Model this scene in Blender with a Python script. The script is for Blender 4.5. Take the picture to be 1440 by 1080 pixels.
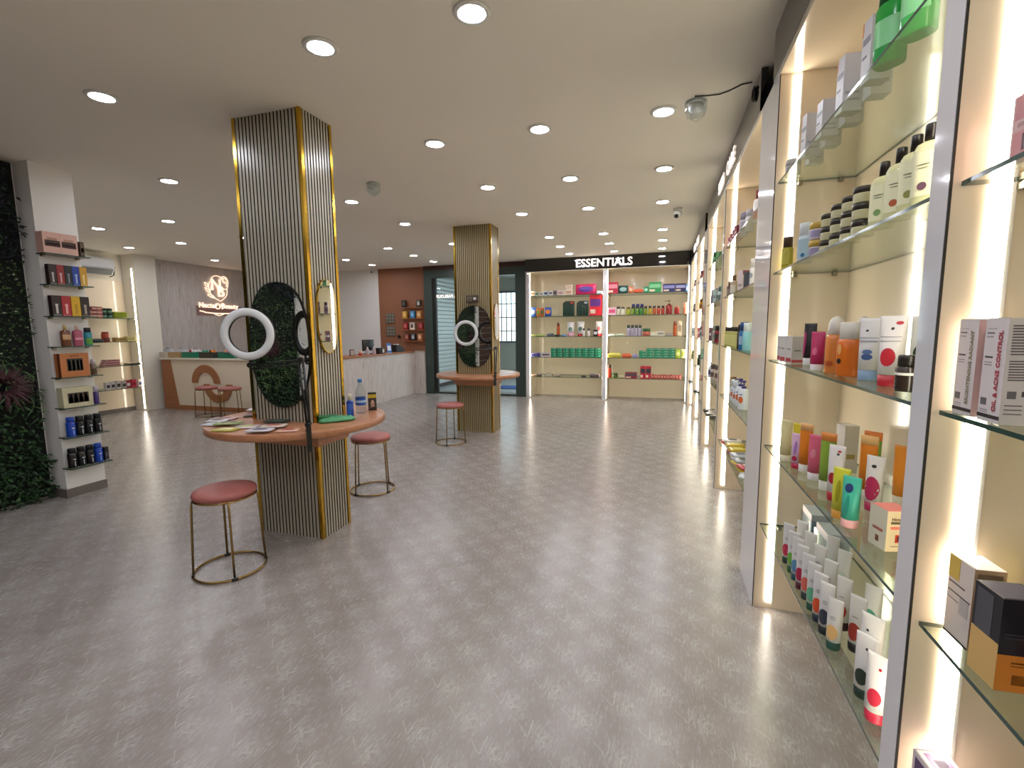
import bpy, bmesh, math, random
from mathutils import Vector, Matrix
for o in list(bpy.data.objects): bpy.data.objects.remove(o)
SC = bpy.context.scene
COL = SC.collection
RND = random.Random(11)
PI = math.pi

# ---------------------------------------------------------------- camera
CAMH = 1.4; FPX = 661.5
YAW, PIT, ROL = .30678, .11625, -.00911
def cam_axes():
    cy, sy, cp, sp = math.cos(YAW), math.sin(YAW), math.cos(PIT), math.sin(PIT)
    f = Vector((-sy*cp, cy*cp, -sp)); rt = Vector((cy, sy, 0)); up = rt.cross(f)
    cr, sr = math.cos(ROL), math.sin(ROL)
    return rt*cr + up*sr, up*cr - rt*sr, f
RT, UP, FW = cam_axes()
cd = bpy.data.cameras.new('camera'); cam = bpy.data.objects.new('camera', cd); COL.objects.link(cam)
cd.sensor_width = 36; cd.lens = FPX/1440*36; cd.clip_start = .02; cd.clip_end = 200
cam.matrix_world = Matrix(((RT.x, UP.x, -FW.x, 0), (RT.y, UP.y, -FW.y, 0), (RT.z, UP.z, -FW.z, CAMH), (0, 0, 0, 1)))
SC.camera = cam
# a pixel of the 1440x1080 photograph gives a direction; the plane of the thing it touches gives the distance
def ray(x, y): return RT*((x-720)/FPX) + UP*(-(y-540)/FPX) + FW
def atz(x, y, z=0.):
    d = ray(x, y); t = (z-CAMH)/d.z; return Vector((d.x*t, d.y*t, z))
def aty(x, y, Y):
    d = ray(x, y); t = Y/d.y; return Vector((d.x*t, Y, CAMH+d.z*t))
def atx(x, y, X):
    d = ray(x, y); t = X/d.x; return Vector((X, d.y*t, CAMH+d.z*t))
def pxx(P):
    v = Vector(P)-Vector((0, 0, CAMH)); return 720+FPX*v.dot(RT)/v.dot(FW)

# ---------------------------------------------------------------- world, exposure
w = bpy.data.worlds.new('world'); SC.world = w; w.use_nodes = True
bg = w.node_tree.nodes['Background']; bg.inputs[0].default_value = (.80, .91, 1, 1); bg.inputs[1].default_value = 2.1
vs = SC.view_settings; vs.view_transform = 'Standard'; vs.look = 'None'; vs.gamma = 1; vs.exposure = 1.3
vs.use_curve_mapping = False
LAMP = 58.0      # ceiling downlights
LED = 8.0        # cabinet strips
SIGN = .8       # lit letters

# ---------------------------------------------------------------- materials
def lin(h):
    if isinstance(h, str):
        h = h.lstrip('#'); c = [int(h[i:i+2], 16)/255 for i in (0, 2, 4)]
        return tuple(x/12.92 if x <= .04045 else ((x+.055)/1.055)**2.4 for x in c)
    return h
_mats = {}
def mat(h, rough=.5, metal=0., emit=0., coat=0., spec=.5, name=None):
    k = (name or h, rough, metal, emit, coat)
    if k in _mats: return _mats[k]
    m = bpy.data.materials.new(name or 'colour_'+str(h).strip('#')); m.use_nodes = True
    b = m.node_tree.nodes['Principled BSDF']; c = lin(h)
    b.inputs['Base Color'].default_value = (*c, 1); b.inputs['Roughness'].default_value = rough
    b.inputs['Metallic'].default_value = metal; b.inputs['Coat Weight'].default_value = coat
    b.inputs['Specular IOR Level'].default_value = spec
    if emit:
        b.inputs['Emission Color'].default_value = (*c, 1); b.inputs['Emission Strength'].default_value = emit
    m.diffuse_color = (*c, 1); _mats[k] = m; return m
class NT:
    """small node helper"""
    def __init__(s, name):
        s.m = bpy.data.materials.new(name); s.m.use_nodes = True; s.t = s.m.node_tree; s.b = s.t.nodes['Principled BSDF']
    def n(s, typ, **kw):
        nd = s.t.nodes.new(typ)
        for k, v in kw.items():
            if k == 'ins':
                for i, x in v.items():
                    if hasattr(x, 'is_linked') or isinstance(x, bpy.types.NodeSocket): s.t.links.new(x, nd.inputs[i])
                    else: nd.inputs[i].default_value = x
            else: setattr(nd, k, v)
        return nd
    def math(s, op, a, b=0., c=0., clamp=False):
        nd = s.n('ShaderNodeMath', operation=op, ins={0: a, 1: b, 2: c}); nd.use_clamp = clamp; return nd.outputs[0]
    def mix(s, f, a, b):
        nd = s.n('ShaderNodeMix', data_type='RGBA', ins={0: f, 6: a, 7: b}); return nd.outputs[2]
    def obj(s): return s.n('ShaderNodeTexCoord').outputs['Object']
    def map(s, v, scale=(1, 1, 1), loc=(0, 0, 0), rot=(0, 0, 0)):
        return s.n('ShaderNodeMapping', ins={0: v, 1: loc, 2: rot, 3: scale}).outputs[0]
    def noise(s, v, sc, det=4, rough=.6, dist=0.):
        return s.n('ShaderNodeTexNoise', ins={'Vector': v, 'Scale': sc, 'Detail': det, 'Roughness': rough, 'Distortion': dist}).outputs[0]
    def ramp(s, f, stops):
        nd = s.n('ShaderNodeValToRGB', ins={0: f}); cr = nd.color_ramp
        while len(cr.elements) < len(stops): cr.elements.new(.5)
        for e, (p, c) in zip(cr.elements, stops): e.position = p; e.color = (*lin(c), 1)
        return nd.outputs[0]
    def rng(s, v, a, b, c=0., d=1.):
        return s.n('ShaderNodeMapRange', ins={0: v, 1: a, 2: b, 3: c, 4: d}).outputs[0]
    def set(s, k, v):
        if isinstance(v, bpy.types.NodeSocket): s.t.links.new(v, s.b.inputs[k])
        else: s.b.inputs[k].default_value = v
    def bump(s, h, st=.2, dist=.01):
        s.set('Normal', s.n('ShaderNodeBump', ins={'Height': h, 'Strength': st, 'Distance': dist}).outputs[0])
def c4(h): return (*lin(h), 1)

def make_floor():
    t = NT('vinyl_floor'); o = t.obj()
    sx = t.n('ShaderNodeSeparateXYZ', ins={0: o}); X, Y = sx.outputs[0], sx.outputs[1]
    PX, PY = .268, .222
    def seg(fx, fy, ax, ay, bx, by, w):
        dx, dy = bx-ax, by-ay; L2 = dx*dx+dy*dy
        px = t.math('SUBTRACT', fx, ax); py = t.math('SUBTRACT', fy, ay)
        h = t.math('DIVIDE', t.math('ADD', t.math('MULTIPLY', px, dx), t.math('MULTIPLY', py, dy)), L2, clamp=True)
        ex = t.math('SUBTRACT', px, t.math('MULTIPLY', h, dx)); ey = t.math('SUBTRACT', py, t.math('MULTIPLY', h, dy))
        d = t.math('SQRT', t.math('ADD', t.math('MULTIPLY', ex, ex), t.math('MULTIPLY', ey, ey)))
        return t.rng(d, w*.35, w, 1, 0)
    wob = t.noise(o, 14, 2); wv = t.math('MULTIPLY', t.math('SUBTRACT', wob, .5), .016)
    lines = None; feather = None
    for (ox, oy) in ((-.942, 1.417), (-.942+PX/2, 1.417-PY/2)):
        fx = t.math('MULTIPLY', t.math('FRACT', t.math('DIVIDE', t.math('SUBTRACT', X, ox-PX/2), PX)), PX)
        fy = t.math('MULTIPLY', t.math('FRACT', t.math('DIVIDE', t.math('SUBTRACT', Y, oy-PY/2), PY)), PY)
        fx = t.math('ADD', t.math('SUBTRACT', fx, PX/2), wv); fy = t.math('ADD', t.math('SUBTRACT', fy, PY/2), wv)
        a = seg(fx, fy, 0, 0, -.045, .046, .0016); b = seg(fx, fy, .002, .004, .004, .072, .0018)
        c = seg(fx, fy, .012, .030, .020, .078, .0014)
        s_ = t.math('MAXIMUM', t.math('MAXIMUM', a, b), t.math('MULTIPLY', c, .6))
        # feathery patch repeated beside every pair of lines
        v = t.n('ShaderNodeCombineXYZ', ins={0: fx, 1: fy, 2: 0.}).outputs[0]
        fn = t.noise(t.map(v, (60, 22, 1), (ox*7, 0, 0), (0, 0, .5)), 1.0, 6, .75, 1.6)
        gx = t.math('SUBTRACT', fx, .052); gy = t.math('SUBTRACT', fy, .012)
        rr = t.math('SQRT', t.math('ADD', t.math('MULTIPLY', gx, gx), t.math('MULTIPLY', t.math('MULTIPLY', gy, gy), .8)))
        f_ = t.math('MULTIPLY', t.rng(fn, .44, .66), t.rng(rr, .012, .085, 1, 0))
        lines = s_ if lines is None else t.math('MAXIMUM', lines, s_)
        feather = f_ if feather is None else t.math('MAXIMUM', feather, f_)
    base = t.noise(t.map(o, (1, .35, 1)), 3.2, 5, .6)
    fine = t.noise(t.map(o, (26, 5, 1)), 5, 5, .65)
    col = t.ramp(base, [(.3, '#847a75'), (.5, '#8f8681'), (.7, '#9b948e')])
    col = t.mix(t.rng(fine, .40, .72, 0, .32), col, c4('#b0aba6'))
    col = t.mix(t.rng(t.noise(t.map(o, (5, 9, 1), (3, 1, 0)), 2.0, 4, .6), .5, .8, 0, .35), col, c4('#857a78'))
    col = t.mix(t.math('MULTIPLY', feather, .75), col, c4('#c4c1bc'))
    col = t.mix(t.math('MULTIPLY', lines, .5), col, c4('#d8d2cb'))
    t.set('Base Color', col); t.set('Roughness', t.rng(fine, .3, .7, .21, .30))
    t.set('Specular IOR Level', .55)
    t.bump(t.math('ADD', fine, t.math('MULTIPLY', feather, .4)), .06, .002)
    return t.m
def make_wood(name, c1, c2, scale=(2, 26, 26), rough=.35):
    t = NT(name); o = t.obj()
    n = t.noise(t.map(o, scale), 1.5, 5, .6, .6)
    t.set('Base Color', t.ramp(n, [(.3, c1), (.7, c2)])); t.set('Roughness', rough); t.bump(n, .05, .002); return t.m
def make_wallpaper(name, base, dark, light):
    t = NT(name); o = t.obj()
    n1 = t.noise(t.map(o, (22, 22, 2.2)), 1.4, 6, .7, .8); n2 = t.noise(t.map(o, (60, 60, 7)), 1., 3, .6)
    c = t.ramp(n1, [(.28, dark), (.46, base), (.72, light)])
    c = t.mix(t.rng(n2, .62, .74, 0, .55), c, c4(dark))
    t.set('Base Color', c); t.set('Roughness', .5); t.bump(n1, .1, .004); return t.m
def make_plaster(name, c, rough=.75, var=.03):
    t = NT(name); o = t.obj(); n = t.noise(o, 2.0, 4, .55)
    l = lin(c); a = tuple(x*(1-var) for x in l); b = tuple(min(1, x*(1+var)) for x in l)
    t.set('Base Color', t.mix(n, (*a, 1), (*b, 1))); t.set('Roughness', rough)
    t.bump(t.noise(o, 90, 3), .03, .002); return t.m
def make_laminate(name, c, rough=.12):
    t = NT(name); o = t.obj(); n = t.noise(t.map(o, (8, 8, .8)), 1.5, 4, .5)
    l = lin(c); a = tuple(x*.95 for x in l)
    t.set('Base Color', t.mix(n, (*a, 1), (*l, 1))); t.set('Roughness', rough); t.set('Coat Weight', .4); t.set('Coat Roughness', .04)
    return t.m
def make_glass(name, tint, refl=.05, edge=.75, rough=.02):
    m = bpy.data.materials.new(name); m.use_nodes = True; nt = m.node_tree; nt.nodes.clear()
    out = nt.nodes.new('ShaderNodeOutputMaterial'); tr = nt.nodes.new('ShaderNodeBsdfTransparent'); gl = nt.nodes.new('ShaderNodeBsdfGlossy')
    lw = nt.nodes.new('ShaderNodeLayerWeight'); lw.inputs[0].default_value = .5
    pw = nt.nodes.new('ShaderNodeMath'); pw.operation = 'POWER'; pw.inputs[1].default_value = 4.
    mr = nt.nodes.new('ShaderNodeMath'); mr.operation = 'MULTIPLY_ADD'; mr.inputs[1].default_value = edge; mr.inputs[2].default_value = refl
    mx = nt.nodes.new('ShaderNodeMixShader'); tr.inputs[0].default_value = c4(tint); gl.inputs[1 if 'Roughness' not in gl.inputs else 'Roughness'].default_value = rough
    L = nt.links.new; L(lw.outputs['Facing'], pw.inputs[0]); L(pw.outputs[0], mr.inputs[0]); L(mr.outputs[0], mx.inputs[0])
    L(tr.outputs[0], mx.inputs[1]); L(gl.outputs[0], mx.inputs[2]); L(mx.outputs[0], out.inputs[0]); return m

FLOOR = make_floor()
CEIL = make_plaster('ceiling_paint', '#ede6da', .85, .015)
WHITE = make_plaster('white_wall_paint', '#e2deda', .7)
CREAMW = make_plaster('cream_wall_paint', '#e6dfd0', .65)
LAM = make_laminate('cream_laminate', '#ecdbc2', .14)
LAMW = make_laminate('white_gloss_laminate', '#dcd9dc', .07)
BROWNW = make_plaster('terracotta_paint', '#8c5a3e', .6)
WALLP = make_wallpaper('grey_textured_wallpaper', '#bdb3ad', '#948a83', '#cdc5c0')
MARBLE = make_wallpaper('streaked_marble', '#c6bbb5', '#978c85', '#d4cbc6')
SLAT = make_wood('grey_slat_veneer', '#9a9383', '#b4ad9c', (30, 30, 1.4), .28)
SLAT2 = make_wood('gold_slat_veneer', '#9a8a68', '#b3a37e', (30, 30, 1.4), .28)
GROOVE = mat('#141210', .6, name='slat_groove')
GOLD = mat('#c9a03c', .18, 1., name='polished_gold')
BRASS = mat('#a98a52', .25, 1., name='brushed_brass')
WOOD = make_wood('table_oak', '#a06a4a', '#bd8560', (3, 14, 14), .3)
BRN = make_wood('counter_brown', '#98603c', '#a96e48', (2, 20, 20), .35)
BLACK = mat('#0b0b0c', .35, name='black_plastic')
GLOSSB = mat('#0d0b0b', .06, name='black_gloss_acrylic', coat=.5)
MIRR = mat('#e8ebe8', .015, 1., name='mirror_silver')
GLASS = make_glass('shelf_glass', '#eef5ee', .05, .7)
GEDGE = mat('#2b4a42', .12, name='shelf_glass_edge')
DGLASS = make_glass('door_glass', '#f0f4f3', .06, .8)
CLEAR = make_glass('clear_plastic', '#eef3f5', .08, .6, .08)
LEDM = mat('#fff4e0', .5, emit=LED, name='led_strip_glow')
LAMPM = mat('#f3f6ff', .5, emit=LAMP, name='downlight_glow')
SIGNM = mat('#fff2ea', .5, emit=SIGN, name='lit_letter')
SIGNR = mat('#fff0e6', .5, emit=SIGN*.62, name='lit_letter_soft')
NEON = mat('#ffdcc0', .5, emit=SIGN*.65, name='lit_logo_line')
CHROME = mat('#b9b7b0', .2, 1., name='chrome')
WPLAST = mat('#dcdad5', .35, name='white_plastic')
SEAT = NT('dusty_pink_leatherette'); SEAT.set('Base Color', c4('#a5605a')); SEAT.set('Roughness', .5)
SEAT.bump(SEAT.noise(SEAT.obj(), 220, 2), .06, .001); SEAT = SEAT.m

# ---------------------------------------------------------------- mesh helpers
class G:
    """collects quads / rings; build() makes ONE mesh"""
    def __init__(s): s.v = []; s.f = []; s.mi = []; s.sm = []
    def add(s, vs, fs, mi=0, sm=False):
        k = len(s.v); s.v += [tuple(v) for v in vs]
        for f in fs: s.f.append([i+k for i in f]); s.mi.append(mi); s.sm.append(sm)
        return s
    def box(s, x0, x1, y0, y1, z0, z1, mi=0, side=None):
        k = len(s.v)
        s.v += [(x0, y0, z0), (x1, y0, z0), (x1, y1, z0), (x0, y1, z0), (x0, y0, z1), (x1, y0, z1), (x1, y1, z1), (x0, y1, z1)]
        F = [(3, 2, 1, 0), (4, 5, 6, 7), (0, 1, 5, 4), (1, 2, 6, 5), (2, 3, 7, 6), (3, 0, 4, 7)]
        for i, f in enumerate(F):
            s.f.append([j+k for j in f]); s.mi.append(mi if side is None or i < 2 else side); s.sm.append(False)
        return s
    def bbox(s, x0, x1, y0, y1, z0, z1, b=.004, mi=0):
        """box with chamfered edges"""
        bm = bmesh.new(); bmesh.ops.create_cube(bm, size=1)
        for v in bm.verts: v.co = ((x0+x1)/2+v.co.x*(x1-x0), (y0+y1)/2+v.co.y*(y1-y0), (z0+z1)/2+v.co.z*(z1-z0))
        bmesh.ops.bevel(bm, geom=bm.edges[:], offset=b, segments=2, affect='EDGES', profile=.5)
        bm.verts.index_update(); s.add([v.co[:] for v in bm.verts], [[v.index for v in f.verts] for f in bm.faces], mi, True); bm.free(); return s
    def loft(s, secs, n=16, mi=0, cap=True, sm=True, x=0, y=0, z=0):
        """secs: (z, rx, ry, exponent)"""
        k = len(s.v)
        for (zz, rx, ry, e) in secs:
            for i in range(n):
                a = 2*PI*(i+.5)/n; c, q = math.cos(a), math.sin(a)
                s.v.append((x+rx*math.copysign(abs(c)**(2/e), c), y+ry*math.copysign(abs(q)**(2/e), q), z+zz))
        for j in range(len(secs)-1):
            for i in range(n):
                i2 = (i+1) % n; s.f.append([k+j*n+i, k+j*n+i2, k+(j+1)*n+i2, k+(j+1)*n+i]); s.mi.append(mi); s.sm.append(sm)
        if cap:
            s.f.append([k+i for i in range(n)][::-1]); s.mi.append(mi); s.sm.append(False)
            e = k+(len(secs)-1)*n; s.f.append([e+i for i in range(n)]); s.mi.append(mi); s.sm.append(False)
        return s
    def lathe(s, prof, n=20, mi=0, x=0, y=0, z=0, cap=True): return s.loft([(zz, r, r, 2) for r, zz in prof], n, mi, cap, True, x, y, z)
    def tube(s, pts, r, n=8, closed=False, mi=0):
        pts = [Vector(p) for p in pts]; N = len(pts); k = len(s.v); ref = Vector((.13, .21, .97)).normalized()
        for i, p in enumerate(pts):
            d = (pts[(i+1) % N]-pts[i-1]) if closed else (pts[min(i+1, N-1)]-pts[max(i-1, 0)])
            d.normalize(); a = d.cross(ref)
            if a.length < .05: a = d.cross(Vector((1, .2, .1)))
            a.normalize(); b = d.cross(a); rr = r[i] if isinstance(r, (list, tuple)) else r
            for j in range(n):
                t = 2*PI*j/n; s.v.append(tuple(p+a*(rr*math.cos(t))+b*(rr*math.sin(t))))
        M_ = N if closed else N-1
        for i in range(M_):
            for j in range(n):
                j2 = (j+1) % n; i2 = (i+1) % N
                s.f.append([k+i*n+j, k+i*n+j2, k+i2*n+j2, k+i2*n+j]); s.mi.append(mi); s.sm.append(True)
        if not closed:
            s.f.append([k+j for j in range(n)][::-1]); s.mi.append(mi); s.sm.append(False)
            s.f.append([k+(N-1)*n+j for j in range(n)]); s.mi.append(mi); s.sm.append(False)
        return s
    def prism(s, out, f0, f1, mi=0, sm=False):
        """out: 2-D outline (ccw); f0/f1 map (a,b) -> 3-D for the two ends"""
        n = len(out); k = len(s.v); s.v += [tuple(f0(a, b)) for a, b in out]+[tuple(f1(a, b)) for a, b in out]
        s.f.append([k+i for i in range(n)][::-1]); s.mi.append(mi); s.sm.append(False)
        s.f.append([k+n+i for i in range(n)]); s.mi.append(mi); s.sm.append(False)
        for i in range(n):
            j = (i+1) % n; s.f.append([k+i, k+j, k+n+j, k+n+i]); s.mi.append(mi); s.sm.append(sm)
        return s
    def mesh(s, name, mats):
        me = bpy.data.meshes.new(name); me.from_pydata(s.v, [], s.f)
        for m in (mats if isinstance(mats, (list, tuple)) else [mats]): me.materials.append(m)
        me.polygons.foreach_set('material_index', s.mi); me.polygons.foreach_set('use_smooth', s.sm)
        bm = bmesh.new(); bm.from_mesh(me); bmesh.ops.recalc_face_normals(bm, faces=bm.faces[:]); bm.to_mesh(me); bm.free()
        me.update(); return me
    def build(s, name, mats, parent=None): return link(name, s.mesh(name, mats), parent)
def link(name, me, parent=None, loc=None, rz=0):
    o = bpy.data.objects.new(name, me); COL.objects.link(o)
    if parent: o.parent = parent
    if loc is not None: o.location = loc
    if rz: o.rotation_euler = (0, 0, rz)
    return o
def tag(o, label, cat, group=None, kind=None):
    if label: o['label'] = label
    if cat: o['category'] = cat
    if group: o['group'] = group
    if kind: o['kind'] = kind
    return o
def thing(name, label, cat, loc=(0, 0, 0), rz=0, group=None):
    o = bpy.data.objects.new(name, None); o.empty_display_size = .05; COL.objects.link(o); o.location = loc; o.rotation_euler = (0, 0, rz)
    return tag(o, label, cat, group)
def struct(name, g, m, parent=None):
    o = g.build(name, m, parent)
    if not parent: o['kind'] = 'structure'
    return o
def copy_tree(o, parent=None):
    c = o.copy(); COL.objects.link(c); c.parent = parent
    for ch in o.children:
        if ch is not c: copy_tree(ch, c)
    return c
_txt = {}
def text_mesh(body, size, m, extrude=.002, bold=.0, align='CENTER', mirror=False, space=1.):
    k = (body, size, m.name, extrude, bold, align, mirror, space)
    if k in _txt: return _txt[k]
    cu = bpy.data.curves.new('lettering', 'FONT'); cu.body = body; cu.size = size; cu.extrude = extrude; cu.offset = bold
    cu.space_character = space; cu.align_x = align; cu.align_y = 'CENTER'; cu.resolution_u = 3
    o = bpy.data.objects.new('lettering', cu); COL.objects.link(o)
    bpy.context.view_layer.update(); dg = bpy.context.evaluated_depsgraph_get()
    me = bpy.data.meshes.new_from_object(o.evaluated_get(dg)); bpy.data.objects.remove(o); me.name = 'lettering'
    # stand it up: reads left to right along +x, faces -y
    for v in me.vertices: v.co = (-v.co.x if mirror else v.co.x, -v.co.z, v.co.y)
    if mirror: me.flip_normals()
    me.materials.clear(); me.materials.append(m); _txt[k] = me; return me
# ================================================================ the setting
CZ = 2.757
XR = .472                      # front plane of the right-hand cabinets
YB = 9.37                      # back wall
g = G().box(-9.4, .95, -3.4, 9.9, -.12, 0)
struct('floor', g, FLOOR)
struct('ceiling', G().box(-9.4, .95, -3.4, 9.9, CZ, CZ+.12), CEIL)
struct('wall_right', G().box(.83, .95, -3.4, 9.9, 0, CZ), WHITE)
struct('wall_front', G().box(-5.1, .83, -3.4, -3.3, 0, CZ), WHITE)
struct('wall_left', G().box(-9.4, -9.12, 2.85, 6.4, 0, CZ).box(-9.4, -9.10, 6.4, YB, 0, CZ, 1), [CREAMW, WALLP])
struct('wall_back', G().box(-9.4, -6.1, YB, YB+.12, 0, CZ).box(-6.1, -4.93, YB, YB+.12, 0, CZ, 1), [WHITE, BROWNW])
struct('wall_side', G().box(-5.12, -4.99, -3.3, 2.556, 0, CZ), WHITE)
struct('wall_partition', G().box(-9.12, -5.12, 2.72, 2.85, 0, CZ), WHITE)
struct('wall_pillar', G().box(-5.12, -4.80, 2.556, 2.85, 0, CZ), WHITE)
struct('wall_jamb', G().box(-2.64, -2.575, 9.30, 9.9, 0, CZ), WHITE)
struct('wall_recess', G().box(-2.575, .83, 9.83, 9.9, 0, CZ), WHITE)
SKIRT = mat('#6f6660', .4, name='grey_skirting')
struct('baseboard_pillar', G().box(-4.99, -4.797, 2.545, 2.556, 0, .075).box(-4.80, -4.789, 2.545, 2.855, 0, .075), SKIRT)
struct('baseboard_left', G().box(-9.12, -9.106, 2.85, 6.03, 0, .07).box(-9.10, -9.088, 6.4, YB, 0, .07), SKIRT)
# pale pilaster and timber boards further along the side wall (seen in the far mirror)
struct('trim_1', G().box(-4.99, -4.955, -.80, -.52, 0, CZ), WHITE)
bw = thing('timber_board_wall', 'dark brown horizontal timber boards covering the side wall beyond the plants', 'wall cladding', (-4.985, -2.05, 0))
TIMB = make_wood('dark_timber', '#3a2219', '#553326', (14, 2, 14), .4)
bm_ = G().bbox(0, .022, -1.24, 1.24, .006, .150, .004).mesh('board', TIMB)
for i in range(17): link('board', bm_, bw, (0, 0, .02+i*.158))
bw['label'] = 'dark brown horizontal timber boards covering the side wall beyond the plants'

# ---------------------------------------------------------------- glazed entrance
FR = mat('#33403a', .4, name='dark_green_aluminium'); FRD = mat('#1c1d1b', .4, name='dark_gasket')
d = G()
d.box(-4.93, -4.74, 9.30, 9.42, 0, 2.66); d.box(-2.86, -2.64, 9.30, 9.42, 0, 2.66)
d.box(-4.74, -2.86, 9.30, 9.42, 2.50, 2.66); d.box(-3.80, -3.66, 9.32, 9.41, 0, 2.50); d.box(-4.74, -2.86, 9.33, 9.40, 0, .04)
door = struct('door_1', d, FR)
G().box(-4.93, -2.64, 9.29, 9.42, 2.66, CZ).build('header_board', mat('#3f211b', .5, name='maroon_header'), door)
G().box(-4.74, -4.66, 9.335, 9.395, .04, 2.50).build('stile', FRD, door)
for a, b in ((-4.66, -3.80), (-3.66, -2.86)):
    G().box(a, b, 9.36, 9.368, .04, 2.50).build('pane', DGLASS, door)
for x in (-3.90, -3.56):
    G().tube([(x, 9.34, .9), (x, 9.31, .92), (x, 9.31, 1.28), (x, 9.34, 1.3)], .011).build('pull_handle', CHROME, door)
t = link('lettering', text_mesh('& PARLOUR', .092, SIGNR, .0006, .0025, mirror=True), door, (aty(627, 417, 9.35)[0], 9.357, aty(622, 417, 9.35)[2]))  # glowing mirrored letters stand in for a lit sign's reflection in the pane
t['label'] = 'glowing cream lettering imitating the backwards reflection of a lit sign in the glass'
# ---------------------------------------------------------------- passage outside the door
OUT = make_plaster('passage_paint', '#8b8f86', .7)
struct('floor', G().box(-7.5, 3, 9.9, 15, -.12, -.005).box(-4.93, -2.64, 9.42, 9.9, -.12, -.005), make_plaster('outdoor_tile', '#a7abab', .25))
struct('ceiling', G().box(-6, -2.2, 9.9, 12.75, 2.78, 2.9).box(-4.93, -2.64, 9.42, 9.9, 2.78, 2.9), make_plaster('passage_ceiling', '#7d8078', .8))
wx0, wx1, wz0, wz1 = -4.55, -3.15, 1.02, 2.45
struct('wall_far', G().box(-6, wx0, 12.6, 12.75, 0, 2.78).box(wx1, -2.2, 12.6, 12.75, 0, 2.78).box(wx0, wx1, 12.6, 12.75, 0, wz0).box(wx0, wx1, 12.6, 12.75, wz1, 2.78), OUT)
struct('wall_outer', G().box(-5.4, -5.2, 9.5, 12.6, 0, 2.78), OUT)
win = struct('window_1', G().box(wx0, wx1, 12.58, 12.66, wz0, wz0+.05).box(wx0, wx1, 12.58, 12.66, wz1-.05, wz1).box(wx0, wx0+.05, 12.58, 12.66, wz0, wz1).box(wx1-.05, wx1, 12.58, 12.66, wz0, wz1), mat('#3b4654', .4, name='window_frame_blue'))
G().box(wx0+.05, wx1-.05, 12.65, 12.656, wz0+.05, wz1-.05).build('pane', DGLASS, win)
for i in range(9):
    x = wx0+.05+(wx1-wx0-.1)*(i+.5)/9; G().box(x-.013, x+.013, 12.605, 12.62, wz0+.05, wz1-.05).build('grille_bar', FRD, win)
for z in (1.35, 1.72, 2.1): G().box(wx0+.05, wx1-.05, 12.60, 12.607, z-.013, z+.013).build('grille_bar', FRD, win)
sh = thing('roller_shutter', 'grey ribbed roller shutter outside the left door pane', 'shutter', (-5.2, 11.35, 0))
SHM = mat('#b4bab8', .4, .2, name='shutter_steel')
me = G().prism([(0, 0), (.022, .006), (.03, .05), (.022, .088), (0, .097)], lambda a, b: (a, -1.0, b), lambda a, b: (a, 1.0, b)).mesh('slat', SHM)
for i in range(26): link('slat', me, sh, (.003, 0, .08+i*.1))
for y in (-1.08, 1.0): G().box(0, .06, y, y+.08, 0, 2.7).build('guide_rail', mat('#a9aca2', .5, name='shutter_rail'), sh)
G().box(0, .04, -1, 1, .0, .075).build('bottom_bar', FRD, sh)
tag(G().bbox(-3.75, -2.9, 10.45, 11.05, -.005, .012, .004).build('door_mat', mat('#1f4f92', .9, name='blue_mat')), 'blue mat on the passage floor outside the door', 'mat')

# ================================================================ ceiling fittings
pix = [(142,134.5),(450,64.5),(661,12.5),(933,154),(759,180.5),(612,201.5),(685,262),(802,250.5),(934,236.5),(733,299.5),(827,291.5),(932,283),
 (772,332.5),(848.5,327.5),(932,322),(787,345.5),(857,342),(932,337),(800,356),(864,353),(931,349),(235,253),(235,310),(134,320),(253,341),(184,348),
 (299,365),(492,282),(569,314),(545,348.5),(580,358.5),(608,367),(522,372),(487,365),(634,341)]
ORD = ['first','second','third','fourth','fifth','sixth','seventh','eighth','ninth','tenth','eleventh','twelfth','thirteenth','fourteenth','fifteenth','sixteenth','seventeenth','eighteenth','nineteenth','twentieth']
def ordn(i):
    if i < 20: return ORD[i]
    tens = {2:'twenty', 3:'thirty', 4:'forty'}[(i+1)//10]
    return tens+'-'+ORD[i % 10] if (i+1) % 10 else {2:'twentieth',3:'thirtieth',4:'fortieth'}[(i+1)//10]
dl_rim = G().loft([(-.010, .060, .060, 2), (-.012, .068, .068, 2), (-.010, .078, .078, 2), (0, .082, .082, 2), (0, .060, .060, 2)], 24, cap=False).mesh('rim', WPLAST)
dl_dif = G().lathe([(.062, -.008), (.062, -.004)], 24).mesh('diffuser', LAMPM)
def downlight(p, label):
    t = thing('downlight', label, 'ceiling light', (p[0], p[1], CZ), 0, 'recessed ceiling downlights')
    link('rim', dl_rim, t); link('diffuser', dl_dif, t)
lp = sorted([(atz(x, y, CZ), (x, y)) for x, y in pix], key=lambda q: q[0].y)
rows = {}
for p, q in lp:
    r = min((2.045, 3.29, 4.415, 5.53, 7.03, 7.87, 8.68), key=lambda c: abs(c-p.y)); rows.setdefault(r, []).append((p, q))
for ri, r in enumerate(sorted(rows)):
    L = sorted(rows[r], key=lambda e: e[1][0])
    for i, (p, q) in enumerate(L):
        downlight((p.x, r), f'round white lit downlight, {ORD[i]} from left in {ORD[ri]} ceiling row from camera')
for y in (.85, -.35):                       # unseen rows added for light, carrying the grid on behind the camera
    for x in (-.02, -.83, -1.62, -3.16, -4.2):
        downlight((x, y), f'round white lit downlight, {ORD[sorted((-.02, -.83, -1.62, -3.16, -4.2)).index(x)]} from left in {ORD[(.85, -.35, -1.55).index(y)]} added row overhead behind camera')
for k, (x, y) in enumerate(((-5.8, 5.53), (-7.05, 7.03))):  # unseen lamps added behind the near column to brighten the reception
    downlight((x, y), f'added round white lit downlight over the reception, {ORD[k]} of those hidden behind near column')
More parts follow.
